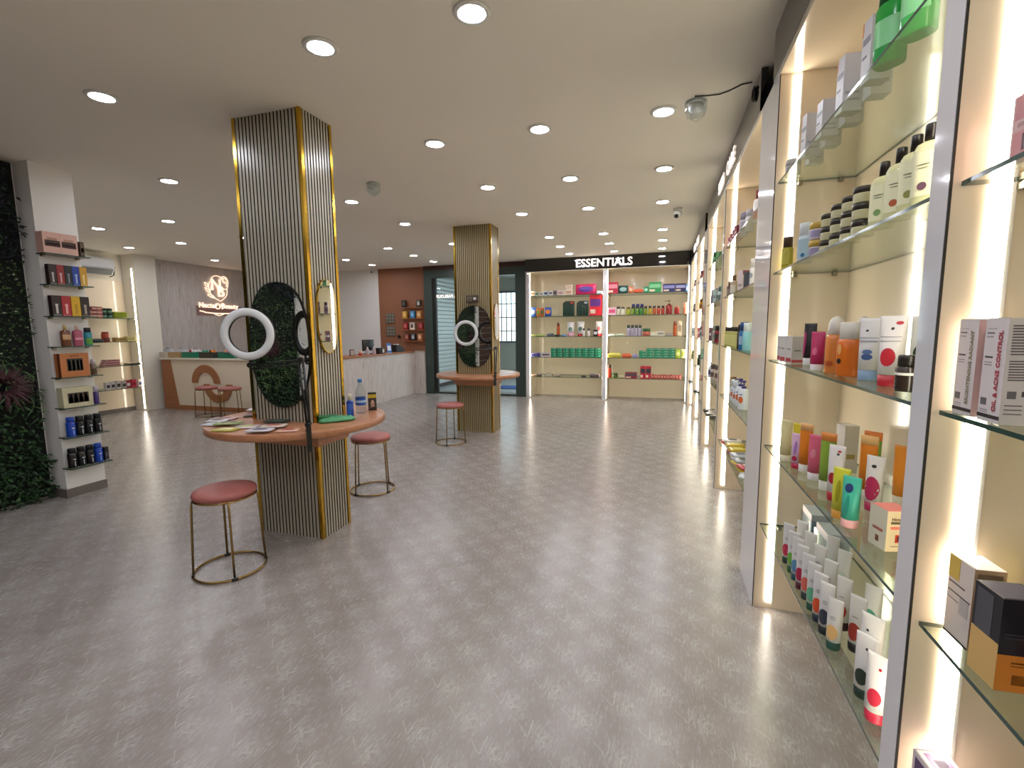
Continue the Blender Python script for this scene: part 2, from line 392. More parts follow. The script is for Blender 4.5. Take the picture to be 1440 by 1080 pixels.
def lathe_thing(name, label, cat, loc, parts):
    t = thing(name, label, cat, loc)
    for nm, prof, m in parts: G().lathe(prof, 20).build(nm, m, t)
    return t
for (x, y), lb in (((979, 143), 'white smoke detector under a clear plastic cover beside the cable'), ((525, 258), 'white smoke detector on the ceiling between the two columns')):
    p = atz(x, y, CZ)
    t = thing('smoke_detector', lb, 'detector', p)
    G().lathe([(.052, 0), (.052, -.014), (.046, -.018)], 22).build('base', WPLAST, t)
    G().lathe([(.042, -.018), (.044, -.04), (.034, -.055), (.012, -.060)], 22).build('chamber', WPLAST, t)
    G().lathe([(.064, -.002), (.062, -.05), (.05, -.085), (.02, -.105)], 22).build('cover', CLEAR, t)
def cctv(p, label, s=1.):
    t = thing('security_camera', label, 'camera', p)
    G().lathe([(.05*s, 0), (.05*s, -.02*s), (.042*s, -.03*s)], 20).build('base', WPLAST, t)
    G().lathe([(.036*s, -.03*s), (.046*s, -.05*s), (.046*s, -.08*s), (.03*s, -.105*s), (.01*s, -.112*s)], 20).build('dome', WPLAST, t)
    o = G().lathe([(.022*s, 0), (.024*s, .01*s), (.014*s, .016*s)], 16).build('lens', BLACK, t)
    o.location = (-.012*s, -.034*s, -.09*s); o.rotation_euler = (math.radians(115), 0, math.radians(-10))
cctv(atz(953, 293, CZ), 'white dome security camera on the ceiling near the right cabinets')
cctv(Vector((aty(524, 388, 9.25)[0], 9.25, CZ)), 'small white security camera by the terracotta wall corner', .8)
cpts = [atz(1000-23, 134, CZ), atz(996, 133, CZ), atz(1012, 131, CZ), atz(1026, 126, CZ), atz(1044, 117, CZ), atz(1058, 114, CZ)]
cpts = [Vector((p.x, p.y, CZ-.006)) for p in cpts]
tag(G().tube(cpts, .0035, 6).build('loose_cable', BLACK), 'thin black cable hanging along the ceiling to the sign board', 'cable')
lo = [Vector((XR-.012, 3.10+.035*math.cos(a), 2.70+.035*math.sin(a))) for a in [i*2*PI/16 for i in range(17)]]
tag(G().tube(lo, .006, 6).build('cable_coil', BLACK), 'small black coil of cable at the end of the sign board', 'cable')

# ================================================================ green plant wall
def leaf(gg, p, d, n, L, W, mi=0):
    s_ = d.cross(n); s_.normalize(); tip = p+d*L+n*(-.15*L); m1 = p+d*(L*.45)+n*(.12*L)
    k = len(gg.v); gg.v += [tuple(p), tuple(m1+s_*W), tuple(tip), tuple(m1-s_*W)]; gg.f.append([k, k+1, k+2, k+3]); gg.mi.append(mi); gg.sm.append(False)
gw = thing('plant_wall', 'dense artificial green plant wall with ferns and purple leaf tufts', 'plant wall', (-4.985, .98, 0))
G().box(0, .02, -1.5, 1.555, .02, CZ-.01).build('backing_panel', mat('#0d140d', .9, name='plant_wall_backing'), gw)
LV = [mat('#1c3a1a', .5, name='leaf_dark'), mat('#33552a', .5, name='leaf_mid'), mat('#5d7a45', .5, name='leaf_pale'), mat('#1a1d2c', .5, name='leaf_navy'), mat('#3f1721', .55, name='leaf_purple'), mat('#b9c7b0', .5, name='blossom_white')]
def foliage(name, n, fn, mats):
    gg = G()
    for _ in range(n):
        y = RND.uniform(-1.5, 1.56); z = RND.uniform(.0, CZ-.02); r = fn(y, z)
        if not r: continue
        L, W, mi, up = r
        edge = 1.535+.03*math.sin(z*9)+.025*math.sin(z*23)
        if y > edge: continue
        p = Vector((.02+RND.uniform(0, .07), y, z)); dr = Vector((RND.uniform(.25, 1), RND.uniform(-1, 1), RND.uniform(-1, .6)+up)); dr.normalize()
        nn = Vector((1, RND.uniform(-.6, .6), RND.uniform(-.3, .9))).normalized(); nn = (nn-dr*nn.dot(dr)).normalized()
        if p.y+dr.y*L > edge+.035: dr.y = -abs(dr.y)*.5
        if p.z+dr.z*L > CZ-.02 or p.z+dr.z*L < .01: dr.z *= -.6
        leaf(gg, p, dr, nn, L, W, mi)
    o = gg.build(name, mats, gw); o['kind'] = 'stuff'
def zone(y, z):
    q = math.sin(y*2.1+1)*.25+math.sin(y*5+z*3)*.12
    if z > 2.05+q*.6: return 'navy'
    if z > 1.45+q: return 'fine'
    if z > .95+q: return 'fern'
    if z > .55+q*.8: return 'broad'
    return 'dark'
foliage('fine_leaves', 15000, lambda y, z: {'fine': (RND.uniform(.02, .035), .006, RND.choice((0, 1, 1, 2, 2, 5) if RND.random() < .3 else (0, 1, 2)), .2), 'navy': (RND.uniform(.03, .06), .009, 3 if RND.random() < .8 else 0, 0), 'dark': (RND.uniform(.03, .05), .008, 0, 0)}.get(zone(y, z)), LV)
foliage('fern_fronds', 9000, lambda y, z: (RND.uniform(.06, .13), .006, RND.choice((0, 1, 1, 2)), -.3) if zone(y, z) == 'fern' else None, LV)
foliage('broad_leaves', 11000, lambda y, z: (RND.uniform(.03, .055), RND.uniform(.010, .017), RND.choice((0, 0, 1)), -.1) if zone(y, z) in ('broad', 'dark') else None, LV)
gg = G()
for cy, cz_ in ((1.30, .98), (-.15, 1.05), (.15, .75), (.9, .55), (-.9, 1.2)):
    for _ in range(120):
        a = RND.uniform(0, 2*PI); p = Vector((.08, cy+.03*math.cos(a), cz_+.03*math.sin(a)))
        dr = Vector((RND.uniform(.3, .8), math.cos(a), math.sin(a)-.2)).normalized(); nn = Vector((1, 0, .3)); nn = (nn-dr*nn.dot(dr)).normalized()
        leaf(gg, p, dr, nn, RND.uniform(.08, .19), .009, 4)
o = gg.build('purple_tufts', LV, gw); o['kind'] = 'stuff'

# ================================================================ slatted columns with tables
CX0, CX1 = -2.665, -2.140
CW, CDp = CX1-CX0, .29
def slat_mesh(wd, z1, sm):
    gg = G().box(-wd/2, wd/2, -.012, 0, 0, z1); gg.mi = [1, 1, 0, 1, 1, 1]        # veneered face, dark edges
    return gg.mesh('slat', [sm, GROOVE])
def column(y0, label, sm, z1=CZ):
    t = thing('slatted_column', label, 'column', ((CX0+CX1)/2, y0+CDp/2, 0))
    hx, hy = CW/2, CDp/2
    G().box(-hx+.012, hx-.012, -hy+.012, hy-.012, 0, z1).build('core', GROOVE, t)
    nf, ns = 17, 9
    pf = (CW-.05)/nf; ps = (CDp-.05)/ns
    mf, ms = slat_mesh(pf-.009, z1, sm), slat_mesh(ps-.009, z1, sm)
    for i in range(nf):
        x = -hx+.025+pf*(i+.5)
        link('slat', mf, t, (x, -hy+.012, 0)); link('slat', mf, t, (x, hy-.012, 0), PI)
    for i in range(ns):
        y = -hy+.025+ps*(i+.5)
        link('slat', ms, t, (hx-.012, y, 0), PI/2); link('slat', ms, t, (-hx+.012, y, 0), -PI/2)
    for sx in (-1, 1):
        for sy in (-1, 1):
            e = [(0, 0), (.024, 0), (.024, .003), (.003, .003), (.003, .024), (0, .024)]
            G().prism(e, lambda a, b: (sx*(hx+.003-a), sy*(hy+.003-b), 0), lambda a, b: (sx*(hx+.003-a), sy*(hy+.003-b), z1)).build('corner_trim', GOLD, t)
    return t
column(2.508, 'tall grey slatted column with gold corners, nearest the camera', SLAT)
column(5.90, 'golden slatted column with gold corners, standing near the glass door', SLAT2)
TT = .80
def table(y0, label, plate=False):
    cx, cy = (CX0+CX1)/2, y0+CDp/2
    t = thing('column_table', label, 'table', (cx, cy, 0)); R_ = .575; N = 56; gg = G(); hx, hy = CW/2+.005, CDp/2+.005
    # ring-shaped top with a rectangular hole for the column
    def hole(a):
        c, q = math.cos(a), math.sin(a); k = min(hx/abs(c) if abs(c) > 1e-6 else 9, hy/abs(q) if abs(q) > 1e-6 else 9); return (c*k, q*k)
    for ring in ((TT-.045, 'r', R_-.006), (TT-.04, 'r', R_), (TT-.004, 'r', R_), (TT, 'r', R_-.004), (TT, 'h', 0), (TT-.045, 'h', 0)):
        for i in range(N):
            a = 2*PI*i/N; x, y = hole(a) if ring[1] == 'h' else (ring[2]*math.cos(a), ring[2]*math.sin(a)); gg.v.append((x, y, ring[0]))
    for j in range(6):
        for i in range(N):
            i2 = (i+1) % N; j2 = (j+1) % 6; gg.f.append([j*N+i, j*N+i2, j2*N+i2, j2*N+i]); gg.mi.append(0); gg.sm.append(j in (1,))
    gg.build('tabletop', WOOD, t)
    # flared skirt that carries the top
    gs = G(); pr = [(.004, .0), (.018, .04), (.055, .08), (.12, .115)]; k = 0
    for (e, z) in pr:
        gs.v += [(sx*(hx+e), sy*(hy+e), TT-.16+z) for sx, sy in ((-1, -1), (1, -1), (1, 1), (-1, 1))]
    gs.v += [(sx*hx, sy*hy, TT-.16) for sx, sy in ((-1, -1), (1, -1), (1, 1), (-1, 1))]+[(sx*hx, sy*hy, TT-.045) for sx, sy in ((-1, -1), (1, -1), (1, 1), (-1, 1))]
    for a, b in ((0, 4), (4, 8), (8, 12), (16, 0), (12, 20), (20, 16)):
        for i in range(4): gs.f.append([a+i, a+(i+1) % 4, b+(i+1) % 4, b+i]); gs.mi.append(0); gs.sm.append(False)
    gs.build('skirt', WOOD, t)
    return t
table(2.508, 'round wooden table wrapped around the near column, strewn with packets')
table(5.90, 'round wooden table wrapped around the far golden column')
# mirrors
def oval(w, h, n=40):
    o = []
    for i in range(n):
        a = 2*PI*i/n; c, q = math.cos(a), math.sin(a); o.append((w/2*math.copysign(abs(c)**(2/2.35), c), h/2*math.copysign(abs(q)**(2/2.35), q)))
    return o
def mirror(label, loc, rz, w, h, rim=BLACK, rw=.006):
    t = thing('wall_mirror', label, 'mirror', loc, rz); o = oval(w, h); o2 = oval(w+2*rw, h+2*rw)
    G().prism(o, lambda a, b: (a, -.008, b), lambda a, b: (a, -.0145, b)).build('mirror_plate', MIRR, t)
    gg = G(); n = len(o)
    for y, q in ((0, o), (0, o2), (-.016, o2), (-.016, o)): gg.v += [(a, y, b) for a, b in q]
    for j in range(4):
        for i in range(n): gg.f.append([j*n+i, j*n+(i+1) % n, ((j+1) % 4)*n+(i+1) % n, ((j+1) % 4)*n+i]); gg.mi.append(0); gg.sm.append(False)
    gg.build('mirror_rim', rim, t); G().prism(oval(w-.004, h-.004, 24), lambda a, b: (a, 0, b), lambda a, b: (a, -.008, b)).build('back_board', BLACK, t)
mirror('large oval frameless mirror on the near column reflecting the plant wall', (-2.392, 2.507, 1.307), 0, .47, .81)
mirror('oval mirror on the golden far column reflecting plants and timber boards', (-2.395, 5.899, 1.305), 0, .50, .81)
mirror('narrow oval mirror on the right side of the near column', (CX1+.005, 2.508+.140, 1.494), math.radians(89.1), .185, .48, GOLD, .003)
mirror('narrow oval mirror on the right side of the far column', (CX1+.001, 5.90+.145, 1.50), PI/2, .185, .48, GOLD, .003)
# ================================================================ stools
def make_stool():
    t = thing('stool', '', 'stool'); R_ = .165
    G().lathe([(R_-.03, .452), (R_-.004, .456), (R_+.004, .472), (R_-.004, .490), (R_-.04, .499), (.0005, .502)], 36).build('seat', SEAT, t)
    G().tube([((R_-.005)*math.cos(a), (R_-.005)*math.sin(a), .449) for a in [i*2*PI/32 for i in range(32)]], .006, 6, True).build('seat_frame', BRASS, t)
    rb = .188
    ring = G().tube([(rb*math.cos(a), rb*math.sin(a), .009) for a in [i*2*PI/36 for i in range(36)]], .007, 6, True).build('base_ring', BRASS, t)
    for i in range(4):
        a = PI/4+i*PI/2; c, s = math.cos(a), math.sin(a)
        P = [(.10*c, .10*s, .449), (.145*c, .145*s, .449), (.163*c, .163*s, .440), (.168*c, .168*s, .42), (.186*c, .186*s, .02)]
        G().tube(P, .0065, 6).build('leg', BRASS, t)
        G().tube([(rb*math.cos(a+u), rb*math.sin(a+u), .009) for u in (-.09, -.03, .03, .09)], .0095, 6).build('foot_clip', BLACK, t)
    return t
s0 = make_stool()
spots = [((-2.412, 2.03), 9, 'pink round stool with brass legs, nearest the camera beside the column'),
         ((-2.40, 3.47), 30, 'pink round stool behind the near column, right of it'),
         ((-2.47, 5.25), 55, 'pink round stool in front of the far golden column'),
         ((-7.23, 5.90), 20, 'left one of two pink stools at the reception counter'),
         ((-6.72, 5.90), 60, 'right one of two pink stools at the reception counter')]
for i, (p, rz, lb) in enumerate(spots):
    o = s0 if i == 0 else copy_tree(s0)
    o.location = (p[0], p[1], .0); o.rotation_euler = (0, 0, math.radians(rz)); tag(o, lb, 'stool', 'round pink stools')

# ================================================================ ring lights
def ring_light(label, c, nrm, clamp, elbow, R1=.157, R0=.110, ang=0):
    t = thing('ring_light', label, 'ring light', (clamp[0], clamp[1], 0)); base = Vector((clamp[0], clamp[1], 0)); C = Vector(c)-base; n = Vector(nrm).normalized()
    u = Vector((0, 0, 1)).cross(n).normalized(); v = n.cross(u)
    def ring(gg, prof):
        N = 48; k = len(gg.v)
        for i in range(N):
            a = 2*PI*i/N; d_ = u*math.cos(a)+v*math.sin(a)
            for r, h in prof: gg.v.append(tuple(C+d_*r+n*h))
        m = len(prof)
        for i in range(N):
            for j in range(m):
                gg.f.append([k+i*m+j, k+((i+1) % N)*m+j, k+((i+1) % N)*m+(j+1) % m, k+i*m+(j+1) % m]); gg.mi.append(0); gg.sm.append(True)
        return gg
    ring(G(), [(R0+.002, .004), (R1-.002, .004), (R1, .012), (R1-.012, .022), (R0+.012, .022), (R0, .012)]).build('diffuser', mat('#d9dbdd', .35, name='ring_diffuser'), t)
    ring(G(), [(R0, -.012), (R1, -.012), (R1+.002, .003), (R0-.002, .003)]).build('housing', BLACK, t)
    E = Vector(elbow)-base; bot = C-Vector((0, 0, R1+.03))
    G().tube([C-v*(R1-.01)-n*.004, bot+Vector((0, 0, .0)), bot-Vector((0, 0, .025))], .008, 8).build('bracket', BLACK, t)
    for dz in (.0, -.028):
        G().tube([bot+Vector((0, 0, dz)), E+Vector((0, 0, dz*.8))], .006, 6).build('upper_arm', BLACK, t)
    for dx in (-.016, .016):
        G().tube([E+Vector((dx, 0, -.01)), Vector((dx*.6, 0, TT+.05))], .0075, 6).build('lower_arm', BLACK, t)
    for P in (E, bot, Vector((0, 0, TT+.05))):
        o = G().lathe([(.014, -.022), (.017, -.016), (.017, .016), (.014, .022)], 12).build('joint_knob', BLACK, t); o.location = P; o.rotation_euler = (PI/2, 0, .5)
    o = G().box(-.014, .014, -.010, .002, TT-.115, TT+.05).box(-.014, .014, -.010, .06, TT+.0006, TT+.01).box(-.014, .014, -.010, .05, TT-.095, TT-.085).build('clamp', BLACK, t); o.rotation_euler = (0, 0, ang)
    o = G().tube([(0, .035, TT-.115), (0, .035, TT-.0465)], .005, 8).build('clamp_screw', CHROME, t); o.rotation_euler = (0, 0, ang)
    return t
def rim_point(cy, px):
    cx = (CX0+CX1)/2; best = None
    for i in range(-1200, 0):
        a = i*PI/1200; P = Vector((cx+.584*math.cos(a), cy+.584*math.sin(a), TT)); e = abs(pxx(P)-px)
        if (best is None or e < best[0]) and math.sin(a) < -.2: best = (e, P, a)
    return best[1], best[2]
P1, a1 = rim_point(2.653, 434)
rl = ring_light('large white ring light clamped to the near column table', aty(349, 470, 2.255), (.39, -.92, 0), P1, aty(423, 506, P1.y+.02), ang=a1+PI/2)
P2, a2 = rim_point(6.045, 696)
ring_light('white ring light clamped to the far column table', aty(655.5, 468.5, 5.50), (.1, -1, 0), P2, aty(697, 489, P2.y+.02), .160, .118, a2+PI/2)

# ================================================================ socket box and wire on the far column
t = thing('socket_box', 'dark switch socket box above the far column mirror', 'socket', (aty(665, 421, 5.895)[0], 5.897, 1.80))
G().bbox(-.085, .085, -.035, 0, -.05, .05, .006).build('box', mat('#4a3f34', .4, name='socket_brown'), t)
for x in (-.055, -.015): G().bbox(x-.014, x+.014, -.040, -.034, -.03, .03, .003).build('switch', mat('#6f6456', .4, name='switch_rocker'), t)
G().bbox(.02, .06, -.042, -.034, -.012, .02, .004).build('socket_plug', WPLAST, t)

# ================================================================ reception
yA = 6.25; HC = .94
CRM = make_plaster('counter_cream', '#e6d8c2', .4)
ca = thing('reception_counter', 'cream reception counter with brown slanted panel and two arch motifs', 'counter', (-7, yA, 0)); ox = -7
xl, xr_ = -8.68, -5.19
G().box(xl-ox, xr_-ox, 0, .5, .085, HC-.035).build('body', CRM, ca)
G().bbox(xl-ox-.02, xr_-ox, -.03, .53, HC-.035, HC, .004).build('worktop', mat('#ded6c6', .25, name='cream_worktop'), ca)
G().box(xl-ox, xr_-ox, -.006, .48, 0, .085).build('plinth', BRN, ca)
pA = [aty(x, y, yA) for x, y in ((226, 506), (239.5, 506), (252.5, 566), (233, 566))]
q = [(p.x-ox, p.z) for p in pA]; q = [(xl-ox, HC-.036), (q[1][0], HC-.036), (q[2][0], .085), (xl-ox, .085)]
G().prism(q[::-1], lambda a, b: (a, 0, b), lambda a, b: (a, -.012, b)).build('slanted_panel', BRN, ca)
G().box(xl-ox-.014, xl-ox, 0, .5, 0, HC-.036).build('end_panel', mat('#4a2b1e', .5, name='dark_brown_end'), ca)
def arch(cx, cz_, R1, R0, up):
    N = 20; o = [(cx+R1*math.cos(a), cz_+up*R1*math.sin(a)) for a in [PI*i/N for i in range(N+1)]]+[(cx+R0*math.cos(a), cz_+up*R0*math.sin(a)) for a in [PI*(N-i)/N for i in range(N+1)]]
    G().prism(o, lambda a, b: (a, 0, b), lambda a, b: (a, -.018, b)).build('arch_motif', BRN, ca)
a0 = aty(271, 537, yA); a1_ = aty(310, 538, yA); arch((a0.x+a1_.x)/2-ox, .50, (a1_.x-a0.x)/2, (a1_.x-a0.x)/2-.135, 1)
b0 = aty(287, 538, yA); b1 = aty(327, 539, yA); arch((b0.x+b1.x)/2-ox, .485, (b1.x-b0.x)/2, (b1.x-b0.x)/2-.135, -1)
cb = thing('marble_counter', 'grey streaked marble counter with brown wooden top by the terracotta wall', 'counter', (-5.19, 7.8, 0))
G().box(-.45, 0, 6.80-7.8, 9.36-7.8, 0, HC-.03).box(0, .25, 9.25-7.8, 9.36-7.8, 0, HC-.03).build('front_panel', MARBLE, cb)
G().bbox(-.48, .02, 6.80-7.8, 9.36-7.8, HC-.03, HC, .004).build('worktop', BRN, cb)
G().box(.02, .255, 9.24-7.8, 9.36-7.8, HC-.03, HC-.001).build('end_cap', mat('#b0a49a', .4, name='marble_cap'), cb)
# logo on the wallpaper wall
lg = thing('lit_logo_sign', 'glowing rose emblem sign with lettering above the reception counter', 'sign', (-9.098, 7.9, 2.1), PI/2)
XL = -9.09
def LP(x, y):       # crop pixel of the logo -> local (along the wall, up)
    p = atx(260+x/12, 370+y/12, XL); return (p.y-7.9, p.z-2.1)
def neon(pts, r=.0085, closed=False):
    P = []; pts = [LP(*p) for p in pts]
    N = len(pts)
    for i in range(N if closed else N-1):      # smooth
        p0, p1, p2, p3 = [Vector(pts[(i+k) % N] if closed else pts[min(max(i+k, 0), N-1)]) for k in (-1, 0, 1, 2)]
        for s_ in (0, .25, .5, .75):
            P.append(.5*((2*p1)+(p2-p0)*s_+(2*p0-5*p1+4*p2-p3)*s_*s_+(3*p1-p0-3*p2+p3)*s_**3))
    if not closed: P.append(Vector(pts[-1]))
    G().tube([(p[0], -.022, p[1]) for p in P], r, 6, closed).build('neon_line', NEON, lg)
neon([(425, 275), (470, 225), (530, 215), (590, 245), (620, 290)])
neon([(600, 240), (650, 228), (700, 265), (720, 330), (680, 320), (630, 315), (640, 280), (600, 240)])
neon([(720, 330), (712, 400), (690, 440), (650, 440)]); neon([(700, 420), (705, 500), (690, 560), (640, 610), (600, 640), (570, 630)])
neon([(410, 470), (440, 540), (500, 590), (570, 630)]); neon([(420, 470), (440, 390), (435, 310), (400, 330), (390, 400), (420, 470)])
neon([(320, 325), (365, 340), (385, 400)]); neon([(320, 325), (345, 380), (385, 405)]); neon([(330, 410), (380, 440), (410, 480)]); neon([(330, 410), (360, 470), (415, 500)])
neon([(375, 530), (440, 530), (500, 590), (430, 570), (375, 530)])
neon([(635, 255), (670, 262), (700, 300)], .008); neon([(640, 330), (690, 350), (690, 400)], .008)
def NLET(s, x, y, size, bold=.012):
    a, b = LP(x, y); link('lettering', text_mesh(s, size, NEON, .008, bold), lg, (a, -.022, b))
NLET('N', 520, 375, .34, .004); NLET('B', 600, 490, .32, .004)
NLET('Nectar', 385, 715, .15, .002); NLET('O', 548, 735, .18, .002); NLET('f', 622, 735, .18, .002); NLET('Beauty', 755, 735, .15, .002)
neon([(245, 805), (300, 815), (340, 830)], .012); neon([(330, 830), (500, 848), (700, 852), (800, 852)], .012); neon([(780, 840), (835, 832)], .01)
neon([(480, 852), (575, 885), (660, 855)], .01)
G().box(-.55, .62, -.012, 0, -.36, -.16).build('backing_plate', mat('#8a6a62', .5, name='logo_backplate'), lg)

# goods on the cream counter: trays and hair accessories
def tray(x, w, c, label, d_=.2, h=.10):
    t = thing('storage_tray', label, 'tray', (x, yA+.12, HC+.0005)); gg = G(); a = .006
    gg.box(-w/2, w/2, -d_/2, d_/2, 0, a)
    for s_ in (-1, 1):
        gg.box(s_*w/2-(a if s_ > 0 else 0), s_*w/2+(0 if s_ > 0 else a), -d_/2, d_/2, a, h)
        gg.box(-w/2+a, w/2-a, s_*d_/2-(a if s_ > 0 else 0), s_*d_/2+(0 if s_ > 0 else a), a, h)
    gg.build('tray_body', mat(c, .45), t)
    G().box(-w/2+.008, w/2-.008, -d_/2+.008, d_/2-.008, a, .07).build('foam_liner', mat('#8d8a84', .8), t)
    G().box(-w/2-.004, w/2+.004, -d_/2-.004, -d_/2, h-.012, h).box(-w/2-.004, w/2+.004, d_/2, d_/2+.004, h-.012, h).build('rim', mat(c, .45), t)
    return x
for px, w, c, lb in ((228, .13, '#c9c0ae', 'small white tray at the left end of the cream counter'), (244, .27, '#b99a6c', 'tan cardboard tray on the cream counter'), (264, .30, '#117a5e', 'left green plastic tray on the cream counter'), (290, .34, '#3d3a30', 'dark brown tray between green trays on the cream counter'), (317, .34, '#0f6b52', 'right green plastic tray on the cream counter')):
    tray(aty(px, 500, yA+.02)[0], w, c, lb)
def bow(x, y, z, c, s, label):
    t = thing('hair_bow', label, 'hair bow', (x, y, z), RND.uniform(-.15, .15))
    for q in (-1, 1):
        G().loft([(0, .010*s, .012*s, 2), (.3*.06*s, .02*s, .018*s, 2), (.7*.06*s, .034*s, .022*s, 2.4), (.06*s, .030*s, .012*s, 2.4)], 10).build('loop', mat(c, .6), t).rotation_euler = (0, q*PI/2*.85, 0)
    for ch in t.children: ch.location = (0, 0, .034*s)
    G().lathe([(.006*s, .022*s), (.014*s, .03*s), (.014*s, .04*s), (.006*s, .048*s)], 10).build('knot', mat(c, .5), t)
for k, (tp_, dx, c, nm) in enumerate([(290, -.10, '#2f8f6a', 'teal'), (290, -.01, '#16181a', 'black'), (290, .09, '#e0812e', 'orange'), (317, -.09, '#e8b04a', 'yellow'), (317, .0, '#e77aa6', 'light pink'), (317, .09, '#d8528a', 'hot pink'), (264, .07, '#d9dadd', 'white'), (264, -.05, '#b02c3a', 'red')]):
    bow(aty(tp_, 500, yA+.02)[0]+dx, yA+.12+(.03 if k % 2 else -.03), HC+.0712, c, .95, f'{nm} hair bow in a tray on the cream counter')
for k, (px, w, nm) in enumerate([(234, .30, 'left'), (253, .27, 'middle'), (273, .27, 'right')]):
    x = aty(px, 492, yA+.33)[0]; t = thing('folded_plastic_bag', f'crumpled pale plastic bag, {nm} one behind the counter trays', 'plastic bag', (x, yA+.36, HC+.0005))
    gg = G(); N = 14; rr = random.Random(k)
    gg.loft([(0, w/2, .09, 2.4), (.05, w/2+.01, .10, 2.2), (.10, w/2-.02, .08, 2), (.135, w/3, .05, 2)], N)
    gg.v = [(a+rr.uniform(-.012, .012), b+rr.uniform(-.012, .012), c if c == 0 else c+rr.uniform(-.02, .02)) for a, b, c in gg.v]
    gg.build('bag', mat('#b9b9c0', .35), t); G().tube([(-.02, 0, .12), (-.04, 0, .16), (0, 0, .175), (.03, 0, .16), (.02, 0, .12)], .006, 6).build('handle_loop', mat('#8f8f98', .4), t)
# things on the marble counter
def at_cb(px, y, v=.2): p = atx(px, y, -5.19-v); return (-5.19-v, p.y, HC+.0005)
p = at_cb(518, 497, .30); t = thing('computer_monitor', 'black computer monitor on the marble counter seen from behind', 'monitor', p, math.radians(75))
G().bbox(-.14, .14, -.012, .012, .06, .28, .006).build('screen_back', BLACK, t); G().box(-.02, .02, .012, .03, .02, .17).build('stand', BLACK, t); G().bbox(-.08, .08, -.05, .07, 0, .012, .004).build('foot', BLACK, t)
p = at_cb(495, 500, .12); t = thing('photo_frame', 'small leaning photo frame on the marble counter', 'photo frame', p, math.radians(70))
fr = G().bbox(-.045, .045, -.008, .008, 0, .12, .003).build('frame', BLACK, t); G().box(-.035, .035, -.0095, -.008, .012, .108).build('picture', mat('#b9a59c', .4), t); G().box(-.01, .01, .008, .06, 0, .008).build('strut', BLACK, t)
for px, nm in ((517, 'left'), (526, 'right')):
    p = at_cb(px, 498, .06); t = thing('spray_bottle', f'pale lilac bottle on the marble counter, {nm} of the pair', 'bottle', p)
    G().lathe([(.034, 0), (.036, .01), (.036, .08), (.026, .105), (.014, .115)], 16).build('bottle_body', mat('#b7a3a6', .3), t); G().lathe([(.015, .115), (.017, .12), (.012, .148), (.004, .152)], 12).build('cap', mat('#d5c8c8', .3), t)
p = at_cb(507, 499, .08); t = thing('toy_figure', 'small red and cream rounded ornament on the marble counter', 'ornament', p)
G().lathe([(.03, 0), (.034, .02), (.03, .045)], 14).build('base', mat('#b33a2a', .4), t); G().lathe([(.026, .045), (.034, .06), (.03, .08), (.01, .092)], 14).build('head', mat('#d9b79a', .4), t)
p = at_cb(535, 496, .10); t = thing('tissue_box', 'black box with a pale label on the marble counter', 'box', p, math.radians(80))
G().bbox(-.08, .08, -.05, .05, 0, .115, .005).build('box_body', BLACK, t); G().box(.01, .05, -.052, -.05, .02, .09).build('label_panel', mat('#c9c2b4', .5), t)
p = at_cb(548, 495, .05); t = thing('payment_standee', 'blue and white acrylic standee on the marble counter', 'standee', p, math.radians(60))
o = G().box(-.05, .05, -.003, .003, 0, .20).build('panel', mat('#2f6fb6', .3), t); o.rotation_euler = (-.18, 0, 0)
o = G().box(-.036, .036, -.0045, -.003, .05, .15).build('white_print', mat('#dfe6ee', .4), t); o.rotation_euler = (-.18, 0, 0); G().box(-.05, .05, -.01, .07, 0, .005).build('foot', mat('#dfe6ee', .2), t)
p = at_cb(560, 494, .16); t = thing('receipt_printer', 'black sloping receipt printer with paper on the marble counter', 'printer', p, math.radians(70))
G().prism([(-.11, 0), (.11, 0), (.11, .05), (-.02, .15), (-.11, .15)], lambda a, b: (a, -.08, b), lambda a, b: (a, .08, b)).build('printer_body', BLACK, t); G().box(-.08, -.02, -.06, .06, .15, .165).build('paper', mat('#e4dfd4', .6), t)
# air conditioner
t = thing('air_conditioner', 'white wall mounted split air conditioner above the left cabinet', 'air conditioner', (-9.118, 5.33, 2.38), PI/2)
G().prism([(0, .0), (.0, .28), (-.16, .28), (-.215, .24), (-.215, .09), (-.14, .0)], lambda a, b: (-.44, a, b), lambda a, b: (.44, a, b)).build('casing', mat('#d8d8d8', .3), t)
G().prism([(-.218, .085), (-.145, -.006), (-.138, .0), (-.208, .09)], lambda a, b: (-.42, a, b), lambda a, b: (.42, a, b)).build('louvre', mat('#6d6f70', .4), t)
G().box(-.40, .40, -.22, -.2155, .10, .105).build('trim_line', mat('#8c8c8c', .3), t)
G().tube([(.44, -.08, .2), (.49, -.08, .23), (.525, -.08, .14), (.50, -.08, .0), (.44, -.07, -.03)], .009, 6).build('pipe', BLACK, t)
# framed switch plates and knob on the terracotta wall
for (px, py), nm in (((549, 448), 'upper'), ((550, 466), 'lower')):
    p = aty(px, py, YB); t = thing('switch_panel', f'{nm} grey patterned switch panel on the terracotta wall', 'switch panel', (p.x, YB, p.z))
    G().bbox(-.11, .11, -.014, 0, -.115, .115, .004).build('plate', mat('#5d564a', .4), t)
    for i in range(3):
        for j in range(3): G().bbox(-.072+i*.072-.024, -.072+i*.072+.024, -.019, -.013, -.07+j*.07-.022, -.07+j*.07+.022, .003).build('switch', mat('#8a8272', .4), t)
p = aty(562, 473, YB); t = thing('wall_fitting', 'small black round hook on the terracotta wall', 'fitting', (p.x, YB, p.z)); o = G().lathe([(.012, 0), (.012, .015), (.03, .02), (.032, .04), (.02, .05)], 14).build('knob', BLACK, t); o.rotation_euler = (PI/2, 0, 0)  # small black round item of unknown use
